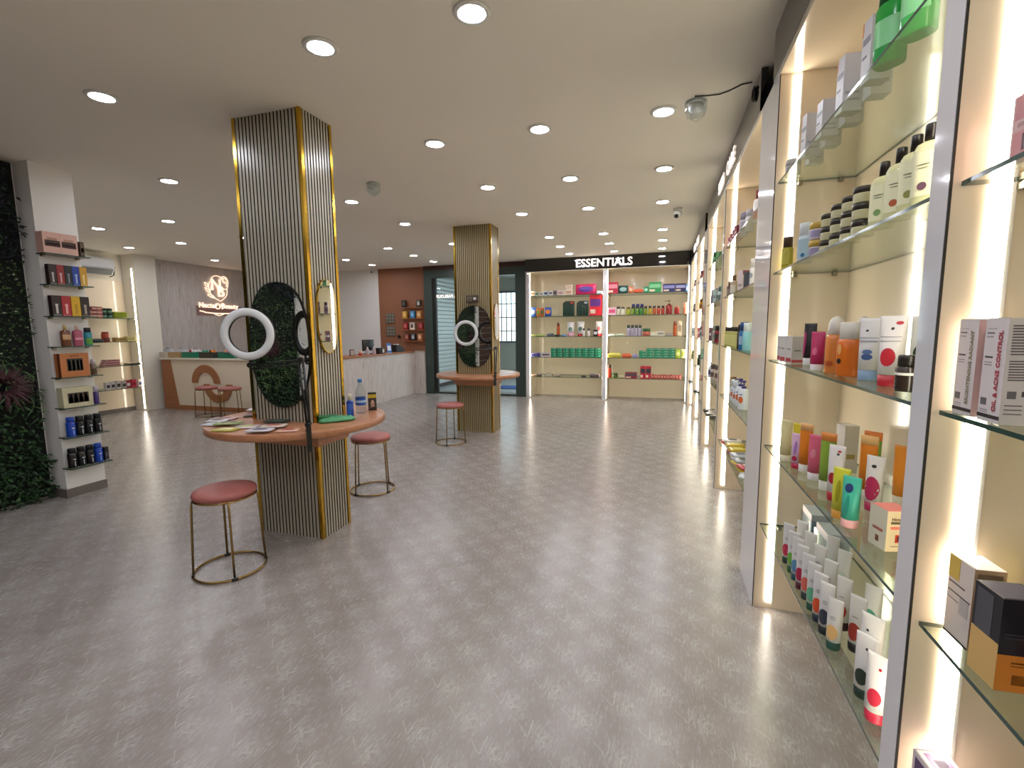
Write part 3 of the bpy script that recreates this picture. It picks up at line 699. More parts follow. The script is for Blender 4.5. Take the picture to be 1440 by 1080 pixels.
# ================================================================ cabinets
SHZ = [.44, .835, 1.246, 1.646, 2.05]; SHT = .008; SOF = 2.51
CLIPM = mat('#8f8878', .3, 1., name='shelf_clip_metal')
clip_me = G().bbox(-.012, .012, -.009, .009, -.022, -.0085, .002).mesh('shelf_clip', CLIPM)
def cabinet(name, label, loc, rz, L, D, left_t, shelves=SHZ, right_t=0, front=.015, led=True, soffit=True, top=SOF+.02):
    """local x: left to right seen from the front, y: 0 front .. D back"""
    t = thing(name, label, 'cabinet', loc, rz)
    G().box(-left_t, L+right_t, D, D+.016, 0, top).build('back_panel', LAM, t)
    for x, w, nm in ((-left_t, left_t, 'side_panel'), (L, right_t, 'side_panel')):
        if w <= 0: continue
        G().box(x+.002, x+w-.002, 0, .004, 0, top, 0).box(x, x+w, .004, D, 0, top, 1).build(nm, [LAMW, LAM], t)
        for e in ((x+w) if x < 0 else x,):
            G().box(e-.0016, e+.0003 if x < 0 else e+.0016, .0005, .0045, 0, SOF).build('edge_band', mat('#2a2622', .5, name='edge_band_dark'), t)
    if soffit: G().box(0, L, .0, D, SOF, SOF+.02).build('soffit_panel', LAM, t)
    if led:
        for x in (.0005, L-.0045): G().box(x, x+.004, .058, .084, .035, SOF-.012).build('led_strip', LEDM, t)
        for x in (.0002, L-.0032): G().box(x, x+.003, .086, .092, .02, SOF-.004).build('led_channel', WPLAST, t)
    for z in shelves:
        s = G().box(.004, L-.004, front, D-.002, z-SHT, z, 0, 1).build('glass_shelf', [GLASS, GEDGE], t)
        for x in (.013, L-.013):
            for y in (.10, D-.06): link('shelf_clip', clip_me, s, (x, y, z))
    return t
XB = .79
BAYS = [(1.045, -.45, .065, 'B0'), (2.49, 1.11, .385, 'B1'), (4.33, 2.875, .065, 'B2'), (5.88, 4.395, .37, 'B3'), (7.63, 6.25, .065, 'B4'), (9.02, 7.695, .14, 'B5')]
BLAB = ['white lit glass-shelf cabinet bay cut off by the right photo edge', 'big near right cabinet bay with five glass shelves of bottles and tubes',
        'second right cabinet bay beyond the wide white pillar', 'third right cabinet bay with glowing strip and glass shelves',
        'fourth right cabinet bay, narrow sliver in the photo', 'farthest right cabinet bay beside the Essentials unit']
for (yf, yn, th, k), lb in zip(BAYS, BLAB):
    cabinet('display_cabinet', lb, (XR, yf, 0), -PI/2, yf-yn, XB-XR, th, front=.0 if k == 'x' else .015)
cabinet('display_cabinet', 'left lit cabinet bay under the Essentials sign', (-2.535, 9.17, 0), 0, 1.455, .60, .038)
cabinet('display_cabinet', 'right lit cabinet bay under the Essentials sign', (-1.0, 9.17, 0), 0, 1.45, .60, .078, right_t=.022)
cabinet('display_cabinet', 'lit white cabinet on the far left wall below the air conditioner', (-8.80, 4.45, 0), PI/2, 1.56, .31, .02, SHZ[:4], 0, led=False, soffit=False, top=2.30)
t = thing('lit_pilaster', 'wide white pilaster with glowing strip on the far left wall', 'pilaster', (-8.80, 6.012, 0), PI/2)
G().box(0, .37, 0, .31, 0, CZ-.001).build('pilaster_body', CREAMW, t)
G().box(-.004, 0, .058, .084, .035, SOF).build('led_strip', LEDM, t); G().box(-.003, 0, .086, .092, .02, SOF).build('led_channel', WPLAST, t)
# fascia boards with lit letters
def fascia(label, loc, rz, L, word, wx, size=.20, z0=2.54, letters=True):
    t = thing('fascia_sign', label, 'sign', loc, rz)
    G().box(0, L, .0, .03, z0, CZ-.001).build('board', GLOSSB, t)
    G().box(0, L, .002, .028, z0-.008, z0).build('bottom_lip', mat('#cfc9bd', .4, name='fascia_lip'), t)
    words = word.split() if letters else []
    for k, wd in enumerate(words): link('lettering', text_mesh(wd, size, SIGNM if size > .18 else SIGNR, .002, .0035 if size > .18 else .0008, space=1.0 if size > .18 else 1.28), t, (wx+(k-.5)*size*4.1 if len(words) > 1 else wx, -.005, (z0+CZ)/2-.012))
    return t
fascia('black sign board with white lit word ESSENTIALS', (-2.60, 9.135, 0), 0, 3.06, 'ESSENTIALS', 1.53, .205, 2.515)
fascia('black blank sign board above the nearest right bays', (XR-.004, 2.61, 0), -PI/2, 3.0, '', 1.2, letters=False)
fascia('black sign board with lit words SKIN CARE above right bays', (XR-.004, 5.93, 0), -PI/2, 3.0, 'SKIN CARE', 1.57, .145)
fascia('far black sign board with lit words HAIR CARE on right', (XR-.004, 9.10, 0), -PI/2, 2.85, 'HAIR CARE', 1.3, .145)
for (y0, y1) in ((2.61, 2.93), (5.93, 6.25)):
    struct('trim_2' if y0 < 3 else 'trim_3', G().box(XR+.05, .80, y0, y1, SOF+.03, CZ-.002), mat('#050505', .7, name='dark_gap'))

# ================================================================ goods: builders
PROD = []; _pm = {}
def part(name, key, fn, mats, parent, kind=None):
    if key not in _pm: _pm[key] = fn().mesh(name, mats)
    return link(name, _pm[key], parent)
def cm(c, rough=.38):
    return c if not isinstance(c, str) else mat(c, rough)
def reg(t, desc, cat, shelf, group=None, fixed=None):
    t['category'] = cat; PROD.append((t, desc, shelf, group, fixed)); return t
def carton(P, rz, w, d, h, c, panels=(), texts=(), desc='carton', cat='carton', shelf='', name='carton', flap=True, **kw):
    t = thing(name, '', cat, P, rz); w, d, h = round(w, 4), round(d, 4), round(h, 4)
    part('carton_body', ('cb', w, d, h, c), lambda: G().box(-w/2, w/2, -d/2, d/2, 0, h), cm(c), t)
    if flap: part('top_flap', ('cf', w, d, h), lambda: G().box(-w/2+.001, w/2-.001, -d/2+.001, -d/2+.0022, h, h+.0006).box(-w/2+.001, -w/2+.0022, -d/2+.003, d/2-.001, h, h+.0006), mat('#8c857b', .6, name='flap_seam'), t)
    e = .0005
    for (F, u0, u1, v0, v1, pc) in panels:
        def fn():
            if F == 'F': return G().box(-w/2+u0*w, -w/2+u1*w, -d/2-e, -d/2, v0*h, v1*h)
            if F == 'B': return G().box(-w/2+u0*w, -w/2+u1*w, d/2, d/2+e, v0*h, v1*h)
            if F == 'R': return G().box(w/2, w/2+e, -d/2+u0*d, -d/2+u1*d, v0*h, v1*h)
            if F == 'L': return G().box(-w/2-e, -w/2, -d/2+u0*d, -d/2+u1*d, v0*h, v1*h)
            return G().box(-w/2+u0*w, -w/2+u1*w, -d/2+v0*d, -d/2+v1*d, h, h+e)
        part('label_panel', ('cp', w, d, h, F, u0, u1, v0, v1, pc), fn, cm(pc), t)
    for (F, s, size, u, v, tc, vert) in texts:
        o = link('lettering', text_mesh(s, size, cm(tc), .0002, size*.018), t)
        o.location = (-w/2+u*w, -d/2-.0009, v*h) if F == 'F' else (w/2+.0009, -d/2+u*d, v*h)
        o.rotation_euler = (0, -PI/2 if vert else 0, 0) if F == 'F' else (-PI/2 if vert else 0, 0, PI/2)
        if F == 'R' and vert:
            o.rotation_mode = 'QUATERNION'; o.rotation_quaternion = (Matrix.Rotation(PI/2, 3, 'Z') @ Matrix.Rotation(-PI/2, 3, 'Y')).to_quaternion()
    return reg(t, desc, cat, shelf, **kw)
def surf(secs, z):
    for a, b in zip(secs, secs[1:]):
        if a[0] <= z <= b[0] and b[0] > a[0]:
            k = (z-a[0])/(b[0]-a[0]); return [a[i]+(b[i]-a[i])*k for i in range(4)]
    return secs[-1] if z > secs[-1][0] else secs[0]
def decal(secs, cx, cz, a, b, shape='e', off=.0009, n=14):
    gg = G(); pts = []
    def P(x, z):
        _, rx, ry, e = surf(secs, z); q = min(abs(x)/rx, .97); return (x, -ry*(1-q**e)**(1/e)-off, z)
    if shape == 'e':
        gg.v.append(P(cx, cz))
        for r in (.5, 1):
            for i in range(n): t_ = 2*PI*i/n; gg.v.append(P(cx+a*r*math.cos(t_), cz+b*r*math.sin(t_)))
        for i in range(n):
            j = (i+1) % n; gg.f.append([0, 1+i, 1+j]); gg.f.append([1+i, 1+n+i, 1+n+j, 1+j])
    else:
        nx, nz = 6, 4
        for jz in range(nz+1):
            for ix in range(nx+1): gg.v.append(P(cx+a*(2*ix/nx-1), cz+b*(2*jz/nz-1)))
        for jz in range(nz):
            for ix in range(nx): k = jz*(nx+1)+ix; gg.f.append([k, k+1, k+nx+2, k+nx+1])
    gg.mi = [0]*len(gg.f); gg.sm = [True]*len(gg.f); return gg
def tube_secs(h, r, hc): return [(hc, r, r, 2), (h*.5, r*1.03, r*.86, 2), (h*.8, r*1.08, r*.45, 2.2), (h*.95, r*1.12, r*.09, 2.6), (h, r*1.12, .0012, 4)]
def tube(P, rz, h, r, c, cap, motif=None, band=None, desc='tube', shelf='', seg=14, tip=None, lean=0, **kw):
    t = thing('cosmetic_tube', '', 'tube', P, rz); hc = h*.17; S = tube_secs(h, r, hc)
    part('cap', ('tc', h, r, cap, seg), lambda: G().loft([(0, r*.9, r*.9, 2), (.003, r*.95, r*.95, 2), (hc, r*.97, r*.97, 2)], seg), cm(cap), t)
    part('tube_body', ('tb', h, r, c, seg), lambda: G().loft(S, seg), cm(c), t)
    if tip: part('crimp', ('tp', h, r, tip, seg), lambda: G().loft([(h*.86, r*1.115, r*.34, 2.3), (h*.95, r*1.13, r*.11, 2.6), (h+.0004, r*1.13, .002, 4)], seg), cm(tip), t)
    if motif:
        for k, (mx, mz, a, b, mc) in enumerate(motif): part('printed_motif', ('tm', h, r, mx, mz, a, b, mc), lambda: decal(S, mx*r, mz*h, a*r, b*h), cm(mc), t)
    if band:
        for (z0, z1, bc) in band: part('label_band', ('tl', h, r, z0, z1, bc), lambda: decal(S, 0, (z0+z1)/2*h, r*.86, (z1-z0)/2*h, 'r'), cm(bc), t)
    if lean: t.rotation_euler = (0, 0, rz)
    return reg(t, desc, 'tube', shelf, **kw)
def bottle(P, rz, h, r, c, capc, cap='screw', ry=None, e=2, label=None, seg=16, body=.74, desc='bottle', shelf='', name='bottle', motif=None, rough=.2, cat='bottle', **kw):
    ry = ry or r; t = thing(name, '', cat, P, rz); hb = h*body; nk = min(r, ry)*.42
    S = [(0, r*.93, ry*.93, e), (.004, r, ry, e), (hb*.86, r, ry, e), (hb*.95, r*.8, ry*.8, e), (hb, nk, nk, 2)]
    part('bottle_body', ('bb', h, r, ry, e, c, seg, body), lambda: G().loft(S, seg), cm(c, rough), t)
    def capf():
        gg = G(); k = nk*1.35
        if cap == 'screw': gg.loft([(hb-.002, k, k, 2), (h-.003, k, k, 2), (h, k*.9, k*.9, 2)], seg)
        elif cap == 'wide': gg.loft([(hb*.93, r*.86, ry*.86, e), (h-.003, r*.84, ry*.84, e), (h, r*.76, ry*.76, e)], seg)
        elif cap == 'dome': gg.loft([(hb*.9, r*.82, ry*.82, 2), (h*.88, r*.78, ry*.78, 2), (h*.96, r*.55, ry*.55, 2), (h, r*.15, ry*.15, 2)], seg)
        elif cap == 'pump':
            gg.loft([(hb-.002, k*1.1, k*1.1, 2), (hb+h*.06, k*1.1, k*1.1, 2)], seg); gg.loft([(hb+h*.06, .004, .004, 2), (h-.012, .004, .004, 2)], 8)
            gg.loft([(h-.014, k*.9, k*.9, 2), (h, k*.8, k*.8, 2)], 10); gg.tube([(0, 0, h-.007), (-r*1.2, 0, h-.008), (-r*1.35, 0, h-.016)], .0045, 6)
        elif cap == 'spray':
            gg.loft([(hb-.002, k, k, 2), (hb+h*.08, k*.9, k*.9, 2)], seg); gg.box(-k*1.6, k*.9, -k*.7, k*.7, hb+h*.08, h)
        return gg
    part('cap', ('bc', h, r, ry, e, capc, cap, seg, body), capf, cm(capc, .3), t)
    if label:
        z0, z1, lc = label
        part('label_wrap', ('bl', h, r, ry, e, lc, z0, z1), lambda: decal(S, 0, (z0+z1)/2*h, r*.9, (z1-z0)/2*h, 'r'), cm(lc), t)
    if motif:
        for (mx, mz, a, b, mc) in motif: part('printed_motif', ('bm', h, r, ry, e, mx, mz, a, b, mc, body), lambda: decal(S, mx*r, mz*h, a*r, b*h, off=.0016), cm(mc), t)
    return reg(t, desc, cat, shelf, **kw)
def jar(P, rz, r, h, c, lid, label=None, desc='jar', shelf='', seg=16, **kw):
    t = thing('cream_jar', '', 'jar', P, rz)
    S = [(0, r*.9, r*.9, 2), (.003, r*.97, r*.97, 2), (h*.62, r*.97, r*.97, 2)]
    part('jar_body', ('jb', r, h, c), lambda: G().loft(S, seg), cm(c, .2), t)
    part('lid', ('jl', r, h, lid), lambda: G().loft([(h*.6, r, r, 2), (h*.96, r, r, 2), (h, r*.93, r*.93, 2)], seg), cm(lid, .3), t)
    if label: part('label_wrap', ('jw', r, h, label), lambda: decal(S, 0, h*.33, r*.9, h*.2, 'r'), cm(label), t)
    return reg(t, desc, 'jar', shelf, **kw)
def pack(P, rz, w, d, h, c, c2, c3=None, desc='pack', shelf='', cat='pack', **kw):
    """soft pillow pack standing up"""
    t = thing('soft_pack', '', cat, P, rz)
    S = [(0, w/2*.97, d/2*.7, 3.5), (h*.06, w/2, d/2, 3.2), (h*.5, w/2, d/2, 3), (h*.9, w/2*.98, d/2*.75, 3), (h, w/2*.95, d/2*.12, 4)]
    part('pack_body', ('pb', w, d, h, c), lambda: G().loft(S, 18), cm(c, .25), t)
    part('label_panel', ('pl', w, d, h, c2), lambda: decal(S, 0, h*.5, w*.36, h*.26, 'e'), cm(c2, .3), t)
    if c3: part('label_band', ('p3', w, d, h, c3), lambda: decal(S, 0, h*.14, w*.42, h*.07, 'r'), cm(c3, .3), t)
    return reg(t, desc, cat, shelf, **kw)
def sachet(P, rz, w, d, h, c, c2, desc='sachet', shelf='', cat='sachet', tilt=(0, 0), **kw):
    """flat pouch lying down"""
    t = thing('flat_pouch', '', cat, P, rz); t.rotation_euler = (tilt[0], tilt[1], rz)
    part('pouch_body', ('sb', w, d, h, c), lambda: G().loft([(0, w/2*.9, d/2*.9, 6), (h*.4, w/2, d/2, 7), (h*.6, w/2, d/2, 7), (h, w/2*.7, d/2*.7, 4)], 20), cm(c, .3), t)
    part('label_panel', ('sl', w, d, h, c2), lambda: G().loft([(h, w/2*.55, d/2*.5, 4), (h+.0008, w/2*.53, d/2*.48, 4)], 16), cm(c2, .35), t)
    return reg(t, desc, cat, shelf, **kw)
def clampx(p, r, lo=.49, hi=.788):
    p = Vector(p); p.x = min(max(p.x, lo+r), hi-r); return p
SN = ['bottom', 'lower', 'middle', 'upper', 'top']
# ================================================================ goods: right-hand bays
RZ = -PI/2
def yfor(px, X, z):
    lo, hi = .3, 14.
    for _ in range(50):
        m = (lo+hi)/2
        if pxx((X, m, z)) > px: lo = m
        else: hi = m
    return lo
def dep(P): return (Vector(P)-Vector((0, 0, CAMH))).dot(FW)/FPX
def ph(P, n): return round(n*dep(P), 3)
def rpx(i, px, py, r=.02): return clampx(atz(px, py, SHZ[i]+.0006), r)
def rX(i, px, X): return Vector((X, yfor(px, X, SHZ[i]+.05), SHZ[i]+.0006))
def deg(a): return math.radians(a)
BN = ['right-edge bay', 'big near bay', 'second right bay', 'third right bay', 'fourth right bay', 'farthest right bay']
def SH(i, b): return f'{SN[i]} shelf of {BN[b]}'
# ---- big near bay, top shelf (seen from below through the glass)
s = SH(4, 1)
for (px, py, c, nm) in ((1250, 92, '#1f9a3c', 'deep green'), (1291, 50, '#3fae52', 'bright green')):
    P = rpx(4, px, py, .036); bottle(P, RZ+deg(40), .21, .033, c, '#0e5a28', 'wide', .026, 3, desc=f'{nm} shampoo bottle', shelf=s, name='shampoo_bottle', label=(.2, .5, '#7fc98a'))
for k, (px, py, h) in enumerate(((1206, 172, .16), (1231, 155, .165), (1254, 132, .165), (1176, 192, .15), (1156, 205, .12), (1192, 205, .16), (1217, 185, .155), (1143, 222, .10))):
    P = rpx(4, px, py, .03); P.x = min(max(P.x, .525), .60)
    P.y = 1.585+k*.098
    P.x = .53 if k % 2 == 0 else .57
    carton(P, RZ+deg(6), .046, .052, h, '#d5d2d6', [('F', .1, .9, .62, .72, '#8b8a92'), ('F', .1, .6, .4, .44, '#6d6c74'), ('R', .12, .88, .18, .22, '#a8a6ad'), ('R', .12, .88, .30, .34, '#a8a6ad'), ('F', .0, .1, .78, 1, '#e08a4a')], desc='white slim medicine carton', shelf=s)
P = rX(4, 1111, .53); jar(Vector((.53, 2.42, SHZ[4]+.0006)), RZ, .03, .07, '#d9d6d2', '#c9c5c0', '#a09ca0', desc='small white cream jar', shelf=s)
# ---- upper shelf
s = SH(3, 1)
up = lambda px, X=.53: rX(3, px, X)
P = up(1107); bottle(P, RZ+deg(40), .15, .022, '#a9a02e', '#4a3420', 'wide', desc='olive oil bottle with brown cap', shelf=s, label=(.2, .6, '#c3b84a'))
P = up(1122, .60); bottle(P, RZ+deg(40), .14, .021, '#5d9a3c', '#4c8a30', 'wide', desc='leaf green bottle', shelf=s)
P = up(1132); bottle(P, RZ+deg(45), .155, .026, '#c9d6dd', '#dfe6e8', 'wide', .018, 3, (.15, .6, '#a9c4d0'), desc='pale blue clear-capped bottle', shelf=s, motif=[(.1, .2, .3, .05, '#2a6d9a')])
for k in range(2): jar(up(1151)+Vector((0, 0, k*.0615)), RZ+deg(45), .03, .06, '#cfc6d2', '#c7a54a', '#9a8fb0', desc='lilac jar with gold lid', shelf=s, group='lilac gold jars', fixed=f'{"upper" if k else "lower"} lilac jar with gold lid on upper shelf of big near bay')
for k, (px, X, n) in enumerate(((1166, .54, 3), (1181, .53, 3), (1197, .53, 3), (1214, .525, 3))):
    for j in range(n): jar(up(px, X)+Vector((0, 0, j*.0445)), RZ+deg(45), .0275, .043, '#d8d2a8', '#2e241c', '#bfb890', desc='jar', shelf=s, group='stacked face cream jars', fixed=f'{["bottom", "middle", "top"][j]} dark-lidded cream jar in {ORD[k]} stack from left, upper shelf of big near bay')
for k, (px, X) in enumerate(((1240, .53), (1263, .525), (1284, .522), (1304, .52), (1316, .60))):
    P = up(px, X); bottle(P, RZ+deg(42), .165, .0245, '#d9d6a6', '#191512', 'screw', .019, 4, (.12, .66, '#e6e3bd'), body=.80, desc='yellow toner bottle, black cap', shelf=s, motif=[(0, .24, .35, .05, ['#7a9a5a', '#b0552e', '#8a8a40', '#6a4a5a', '#5a7a4a'][k]), (0, .5, .5, .008, '#77755a'), (0, .46, .4, .006, '#77755a')])
# ---- middle shelf
s = SH(2, 1)
for k, (y, X) in enumerate(((2.40, .535), (2.325, .53), (2.245, .535))):
    carton(Vector((X, y, SHZ[2]+.0006)), RZ+deg(12), .052, .045, .112, '#cfc9c4', [('F', .1, .9, .05, .2, '#b2313c'), ('R', .0, 1, .03, .14, '#b8434a'), ('F', .2, .8, .5, .56, '#8f8a86'), ('R', .2, .8, .45, .5, '#8f8a86')], desc='silver white serum carton', shelf=s)
tube(rpx(2, 1137, 513, .022), RZ+deg(45), .165, .022, '#201a1e', '#d9d4d4', [(-.6, .5, .35, .3, '#b02a68')], desc='black and magenta tube', shelf=s)
tube(rpx(2, 1148, 521, .022), RZ+deg(45), .135, .021, '#b8285e', '#ddd6d6', [(0, .5, .4, .1, '#d6698f')], desc='magenta face wash tube', shelf=s)
tube(Vector((.60, 1.93, SHZ[2]+.0006)), RZ+deg(45), .165, .022, '#9c2440', '#b03a4a', desc='dark red tube behind', shelf=s)
bottle(rpx(2, 1172, 525, .026), RZ+deg(40), .185, .0275, '#d8813c', '#ddd5cc', 'dome', desc='amber bottle, white dome', shelf=s, name='pump_bottle', body=.72, motif=[(0, .18, .5, .05, '#b0501e')])
bottle(rpx(2, 1192, 529, .03), RZ+deg(42), .165, .033, '#d06a22', '#ddd8d0', 'wide', .022, 3, None, desc='orange wide flat bottle', shelf=s, name='wash_bottle', motif=[(-.5, .28, .22, .05, '#2a2018'), (-.5, .5, .2, .1, '#e0a060')])
bottle(Vector((.635, 1.835, SHZ[2]+.0006)), RZ+deg(40), .185, .0275, '#c86a2a', '#d5ccc4', 'dome', desc='rear amber bottle, white dome', shelf=s, name='pump_bottle', body=.72)
bottle(Vector((.665, 1.74, SHZ[2]+.0006)), RZ+deg(45), .165, .033, '#cf6418', '#d9d3ca', 'wide', .022, 3, None, desc='orange flat bottle at back', shelf=s, name='wash_bottle', motif=[(-.2, .3, .35, .05, '#2a2018')])
tube(Vector((.565, 1.575, SHZ[2]+.0006)), RZ+deg(45), .175, .027, '#dedada', '#7f9ab8', [(.1, .38, .5, .05, '#44598c'), (.1, .46, .45, .04, '#5d729c'), (-.2, .8, .14, .018, '#2a2a33')], [(.62, .64, '#9a9aa2'), (.68, .69, '#9a9aa2')], desc='white tube with blue fruit print', shelf=s)
tube(rpx(2, 1250, 543, .026), RZ+deg(48), .178, .0265, '#e2dddb', '#b5202e', [(0, .42, .62, .13, '#c32836'), (.1, .82, .14, .02, '#33262a'), (.55, .9, .3, .025, '#b5202e')], [(.64, .65, '#9a9aa2'), (.70, .71, '#9a9aa2')], desc='white tube with red cherry print', shelf=s)
tube(Vector((.66, 1.515, SHZ[2]+.0006)), RZ+deg(40), .178, .026, '#dcdad2', '#4c7a3a', [(.1, .45, .5, .12, '#2f3a24'), (.1, .8, .14, .02, '#33262a')], desc='white tube with dark avocado print', shelf=s)
carton(Vector((.67, 1.36, SHZ[2]+.0006)), RZ+deg(8), .06, .06, .175, '#d9d8d2', [('R', 0, 1, 0, .52, '#a9bf6a'), ('R', .15, .85, .08, .42, '#2a211c'), ('F', 0, 1, 0, .5, '#a9bf6a')], desc='green and white boxed cream', shelf=s)
bottle(Vector((.553, 1.325, SHZ[2]+.0006)), RZ+deg(40), .085, .024, '#2a211c', '#17130f', 'wide', desc='short dark brown jar bottle', shelf=s, label=(.45, .52, '#d8d4cc'))
# ---- lower shelf
s = SH(1, 1); Z1 = SHZ[1]+.0006
def T1(px, py, h, r, c, cap, desc, yaw=45, **k): return tube(rpx(1, px, py, r), RZ+deg(yaw), h, r, c, cap, desc=desc, shelf=s, **k)
T1(1099, 648, .175, .021, '#d9cf9a', '#e2dcc0', 'cream yellow tube')
tube(Vector((.575, 2.27, Z1)), RZ+deg(45), .15, .021, '#d6c02e', '#d9cf6a', desc='bright yellow tube', shelf=s)
T1(1120, 658, .14, .021, '#d9b3cf', '#b02048', 'lavender tube with crimson cap', motif=[(0, .3, .5, .07, '#b02048'), (0, .6, .3, .2, '#9a70b0')])
T1(1131, 663, .19, .022, '#e08018', '#e4dfd6', 'orange tube', tip='#e8b070')
T1(1145, 674, .168, .024, '#d9607a', '#ddd6d6', 'rose pink tube', motif=[(0, .6, .4, .1, '#e08898')])
carton(Vector((.70, 2.10, Z1)), RZ+deg(10), .06, .05, .185, '#d6d0c6', [('R', .2, .8, .3, .4, '#b09a5a')], desc='white tall carton at back', shelf=s)
T1(1161, 688, .20, .023, '#8aa83a', '#e0dccf', 'lime green tube', tip='#e08a3a')
T1(1173, 703, .182, .0225, '#ddd8d8', '#a81824', 'white tube with red fruit', motif=[(0, .42, .6, .1, '#a82430'), (.3, .85, .2, .02, '#33262a'), (.4, .9, .25, .02, '#b5202e')])
tube(Vector((.655, 1.775, Z1)), RZ+deg(45), .21, .023, '#e08220', '#e4dcd0', desc='tall orange tube behind', shelf=s, tip='#e8b878')
T1(1180, 727, .15, .0215, '#d3d03e', '#e0a040', 'yellow lime tube', motif=[(0, .55, .3, .22, '#a8a020')])
T1(1194, 740, .145, .0215, '#45b39a', '#e3a8a6', 'teal tube with pink cap', motif=[(-.1, .78, .5, .09, '#27386a'), (0, .45, .25, .2, '#2a8a7a')])
tube(Vector((.71, 1.90, Z1)), RZ+deg(45), .20, .025, '#7aa136', '#d6d0c0', desc='green tube with orange top', shelf=s, tip='#e07a2a')
tube(Vector((.635, 1.665, Z1)), RZ+deg(45), .17, .0225, '#d9d2d2', '#a82452', [(0, .42, .9, .22, '#b02858'), (0, .82, .3, .03, '#33262a')], desc='white and magenta tube', shelf=s)
tube(Vector((.735, 1.74, Z1)), RZ+deg(45), .19, .023, '#e08a28', '#d9cfbc', desc='orange tube at far back', shelf=s)
tube(Vector((.675, 1.475, Z1)), RZ+deg(45), .175, .026, '#dcd6cf', '#c9c2b6', [(0, .36, .6, .12, '#8a2a44'), (-.2, .8, .2, .02, '#33262a'), (.3, .82, .25, .03, '#5a2a2a')], desc='white tube with plum print', shelf=s)
tube(Vector((.725, 1.345, Z1)), RZ+deg(45), .165, .025, '#dcd6cf', '#c9c2b6', [(0, .36, .6, .12, '#6a3a3a'), (-.2, .8, .2, .02, '#33262a')], desc='white tube with walnut print', shelf=s)
carton(Vector((.572, 1.392, Z1)), RZ+deg(14), .062, .06, .105, '#d3c09a', [('F', 0, 1, 0, 1, '#b9b6a4'), ('T', 0, 1, 0, 1, '#e07a72'), ('F', .2, .8, .42, .5, '#d66a62'), ('R', .15, .85, .68, .74, '#6a5a44'), ('R', .15, .85, .55, .62, '#dd7a6c'), ('R', .36, .64, .22, .42, '#c0402e'), ('R', .44, .56, .26, .38, '#2a1a14'), ('F', .4, .6, .14, .3, '#7a4a34'), ('R', .2, .8, .12, .14, '#8a7a60')], [('R', 'Himalaya', .011, .5, .80, '#6a4a38', False)], desc='cream carton with coral pink top', shelf=s, name='face_cream_carton')
carton(Vector((.655, 1.225, Z1)), RZ+deg(10), .062, .06, .105, '#cdbb94', [('T', 0, 1, 0, 1, '#df6a64'), ('R', 0, 1, .55, .75, '#d9625c'), ('F', 0, 1, .4, .5, '#d9625c')], desc='second carton with coral top', shelf=s, name='face_cream_carton')
# ---- bottom shelf
s = SH(0, 1); Z0 = SHZ[0]+.0006
for k, y in enumerate((2.30, 2.10)):
    t = thing('acrylic_stand', '', 'display stand', Vector((.66, y, Z0)), RZ)
    G().box(-.07, .07, -.03, -.027, 0, .13).box(-.07, -.067, -.027, .06, 0, .13).box(.067, .07, -.027, .06, 0, .13).build('acrylic_walls', CLEAR, t); G().box(-.064, .064, -.022, .055, .0, .155).build('insert_card', mat('#aab2b8', .4), t); G().box(-.064, .064, -.024, -.022, .125, .155).build('header_strip', mat('#d5c6c6', .4), t)
    reg(t, 'grey clear display stand', 'display stand', s)
cols = [('#c23050', 'crimson', '#223a2a'), ('#6fae3e', 'green', '#1f5a2e'), ('#5a8ab0', 'blue', '#234a5a'), ('#b02848', 'red', '#5a1a26'), ('#d96a5a', 'coral', '#2f3a34'), ('#63b08c', 'mint', '#1e4a3a'), ('#d9532a', 'orange red', '#26303a'), ('#3a3f4c', 'charcoal', '#1d222a'), ('#e3b478', 'peach', '#1d4a3c')]
row = [(1107.5, 791), (1114, 804), (1121, 815), (1126, 827), (1131, 841), (1138, 856), (1146.5, 872), (1155, 889), (1166.5, 910)]
for k, ((px, py), (c, nm, cp)) in enumerate(zip(row, cols)):
    P = rpx(0, px, py, .021); P.x = .516
    if k: P.y = min(P.y, lasty-.046)
    lasty = P.y
    tube(P, RZ+deg(48), .165 if k < 8 else .155, .0195, '#d9d5d3', cp, [(0, .36, .8, .15, c), (0, .62, .45, .008, '#8a8a90'), (0, .66, .4, .008, '#8a8a90')], desc=f'white {nm} face tube', shelf=s)
for k, (y, c, nm, cp) in enumerate(((2.11, '#d98a1e', 'amber', '#3a2a14'), (2.0, '#c9b02a', 'yellow', '#3a3a1e'), (1.885, '#c83a58', 'cherry', '#5a1a26'), (1.77, '#6fae9a', 'sea green', '#1e4a3a'), (1.655, '#c0392b', 'tomato', '#3a1414'), (1.545, '#a83a30', 'brick', '#26201c'))):
    tube(Vector((.572 if k < 4 else .575, y, Z0)), RZ+deg(45), .17, .0205, '#dad6d2', cp, [(0, .38, .8, .16, c), (0, .64, .45, .008, '#8a8a90')], desc=f'white {nm} second-row tube', shelf=s)
for k, (y, c, nm) in enumerate(((1.98, '#cdd5cc', 'grey green'), (1.86, '#c0cdc4', 'pale green'), (1.62, '#57a386', 'jade'))):
    tube(Vector((.64, y, Z0)), RZ+deg(45), .172, .021, '#d5d3cd', '#3a5a4a', [(0, .42, .85, .17, c)], desc=f'white {nm} back-row tube', shelf=s)
tube(Vector((.565, 1.42, Z0)), RZ+deg(42), .185, .026, '#dcd8d6', '#cfcbc9', [(.1, .30, .5, .05, '#5a5f6a'), (.1, .37, .45, .03, '#7a7f8a'), (-.2, .78, .14, .02, '#2a2a33'), (0, .5, .4, .007, '#8a8a90')], desc='large white tube, grey swirl print', shelf=s)
tube(rpx(0, 1214, 978, .024), RZ+deg(45), .17, .0235, '#dedad8', '#26382c', [(0, .36, .65, .13, '#2d3a2c'), (.2, .8, .14, .02, '#2a2a33')], desc='white tube with dark avocado print', shelf=s)
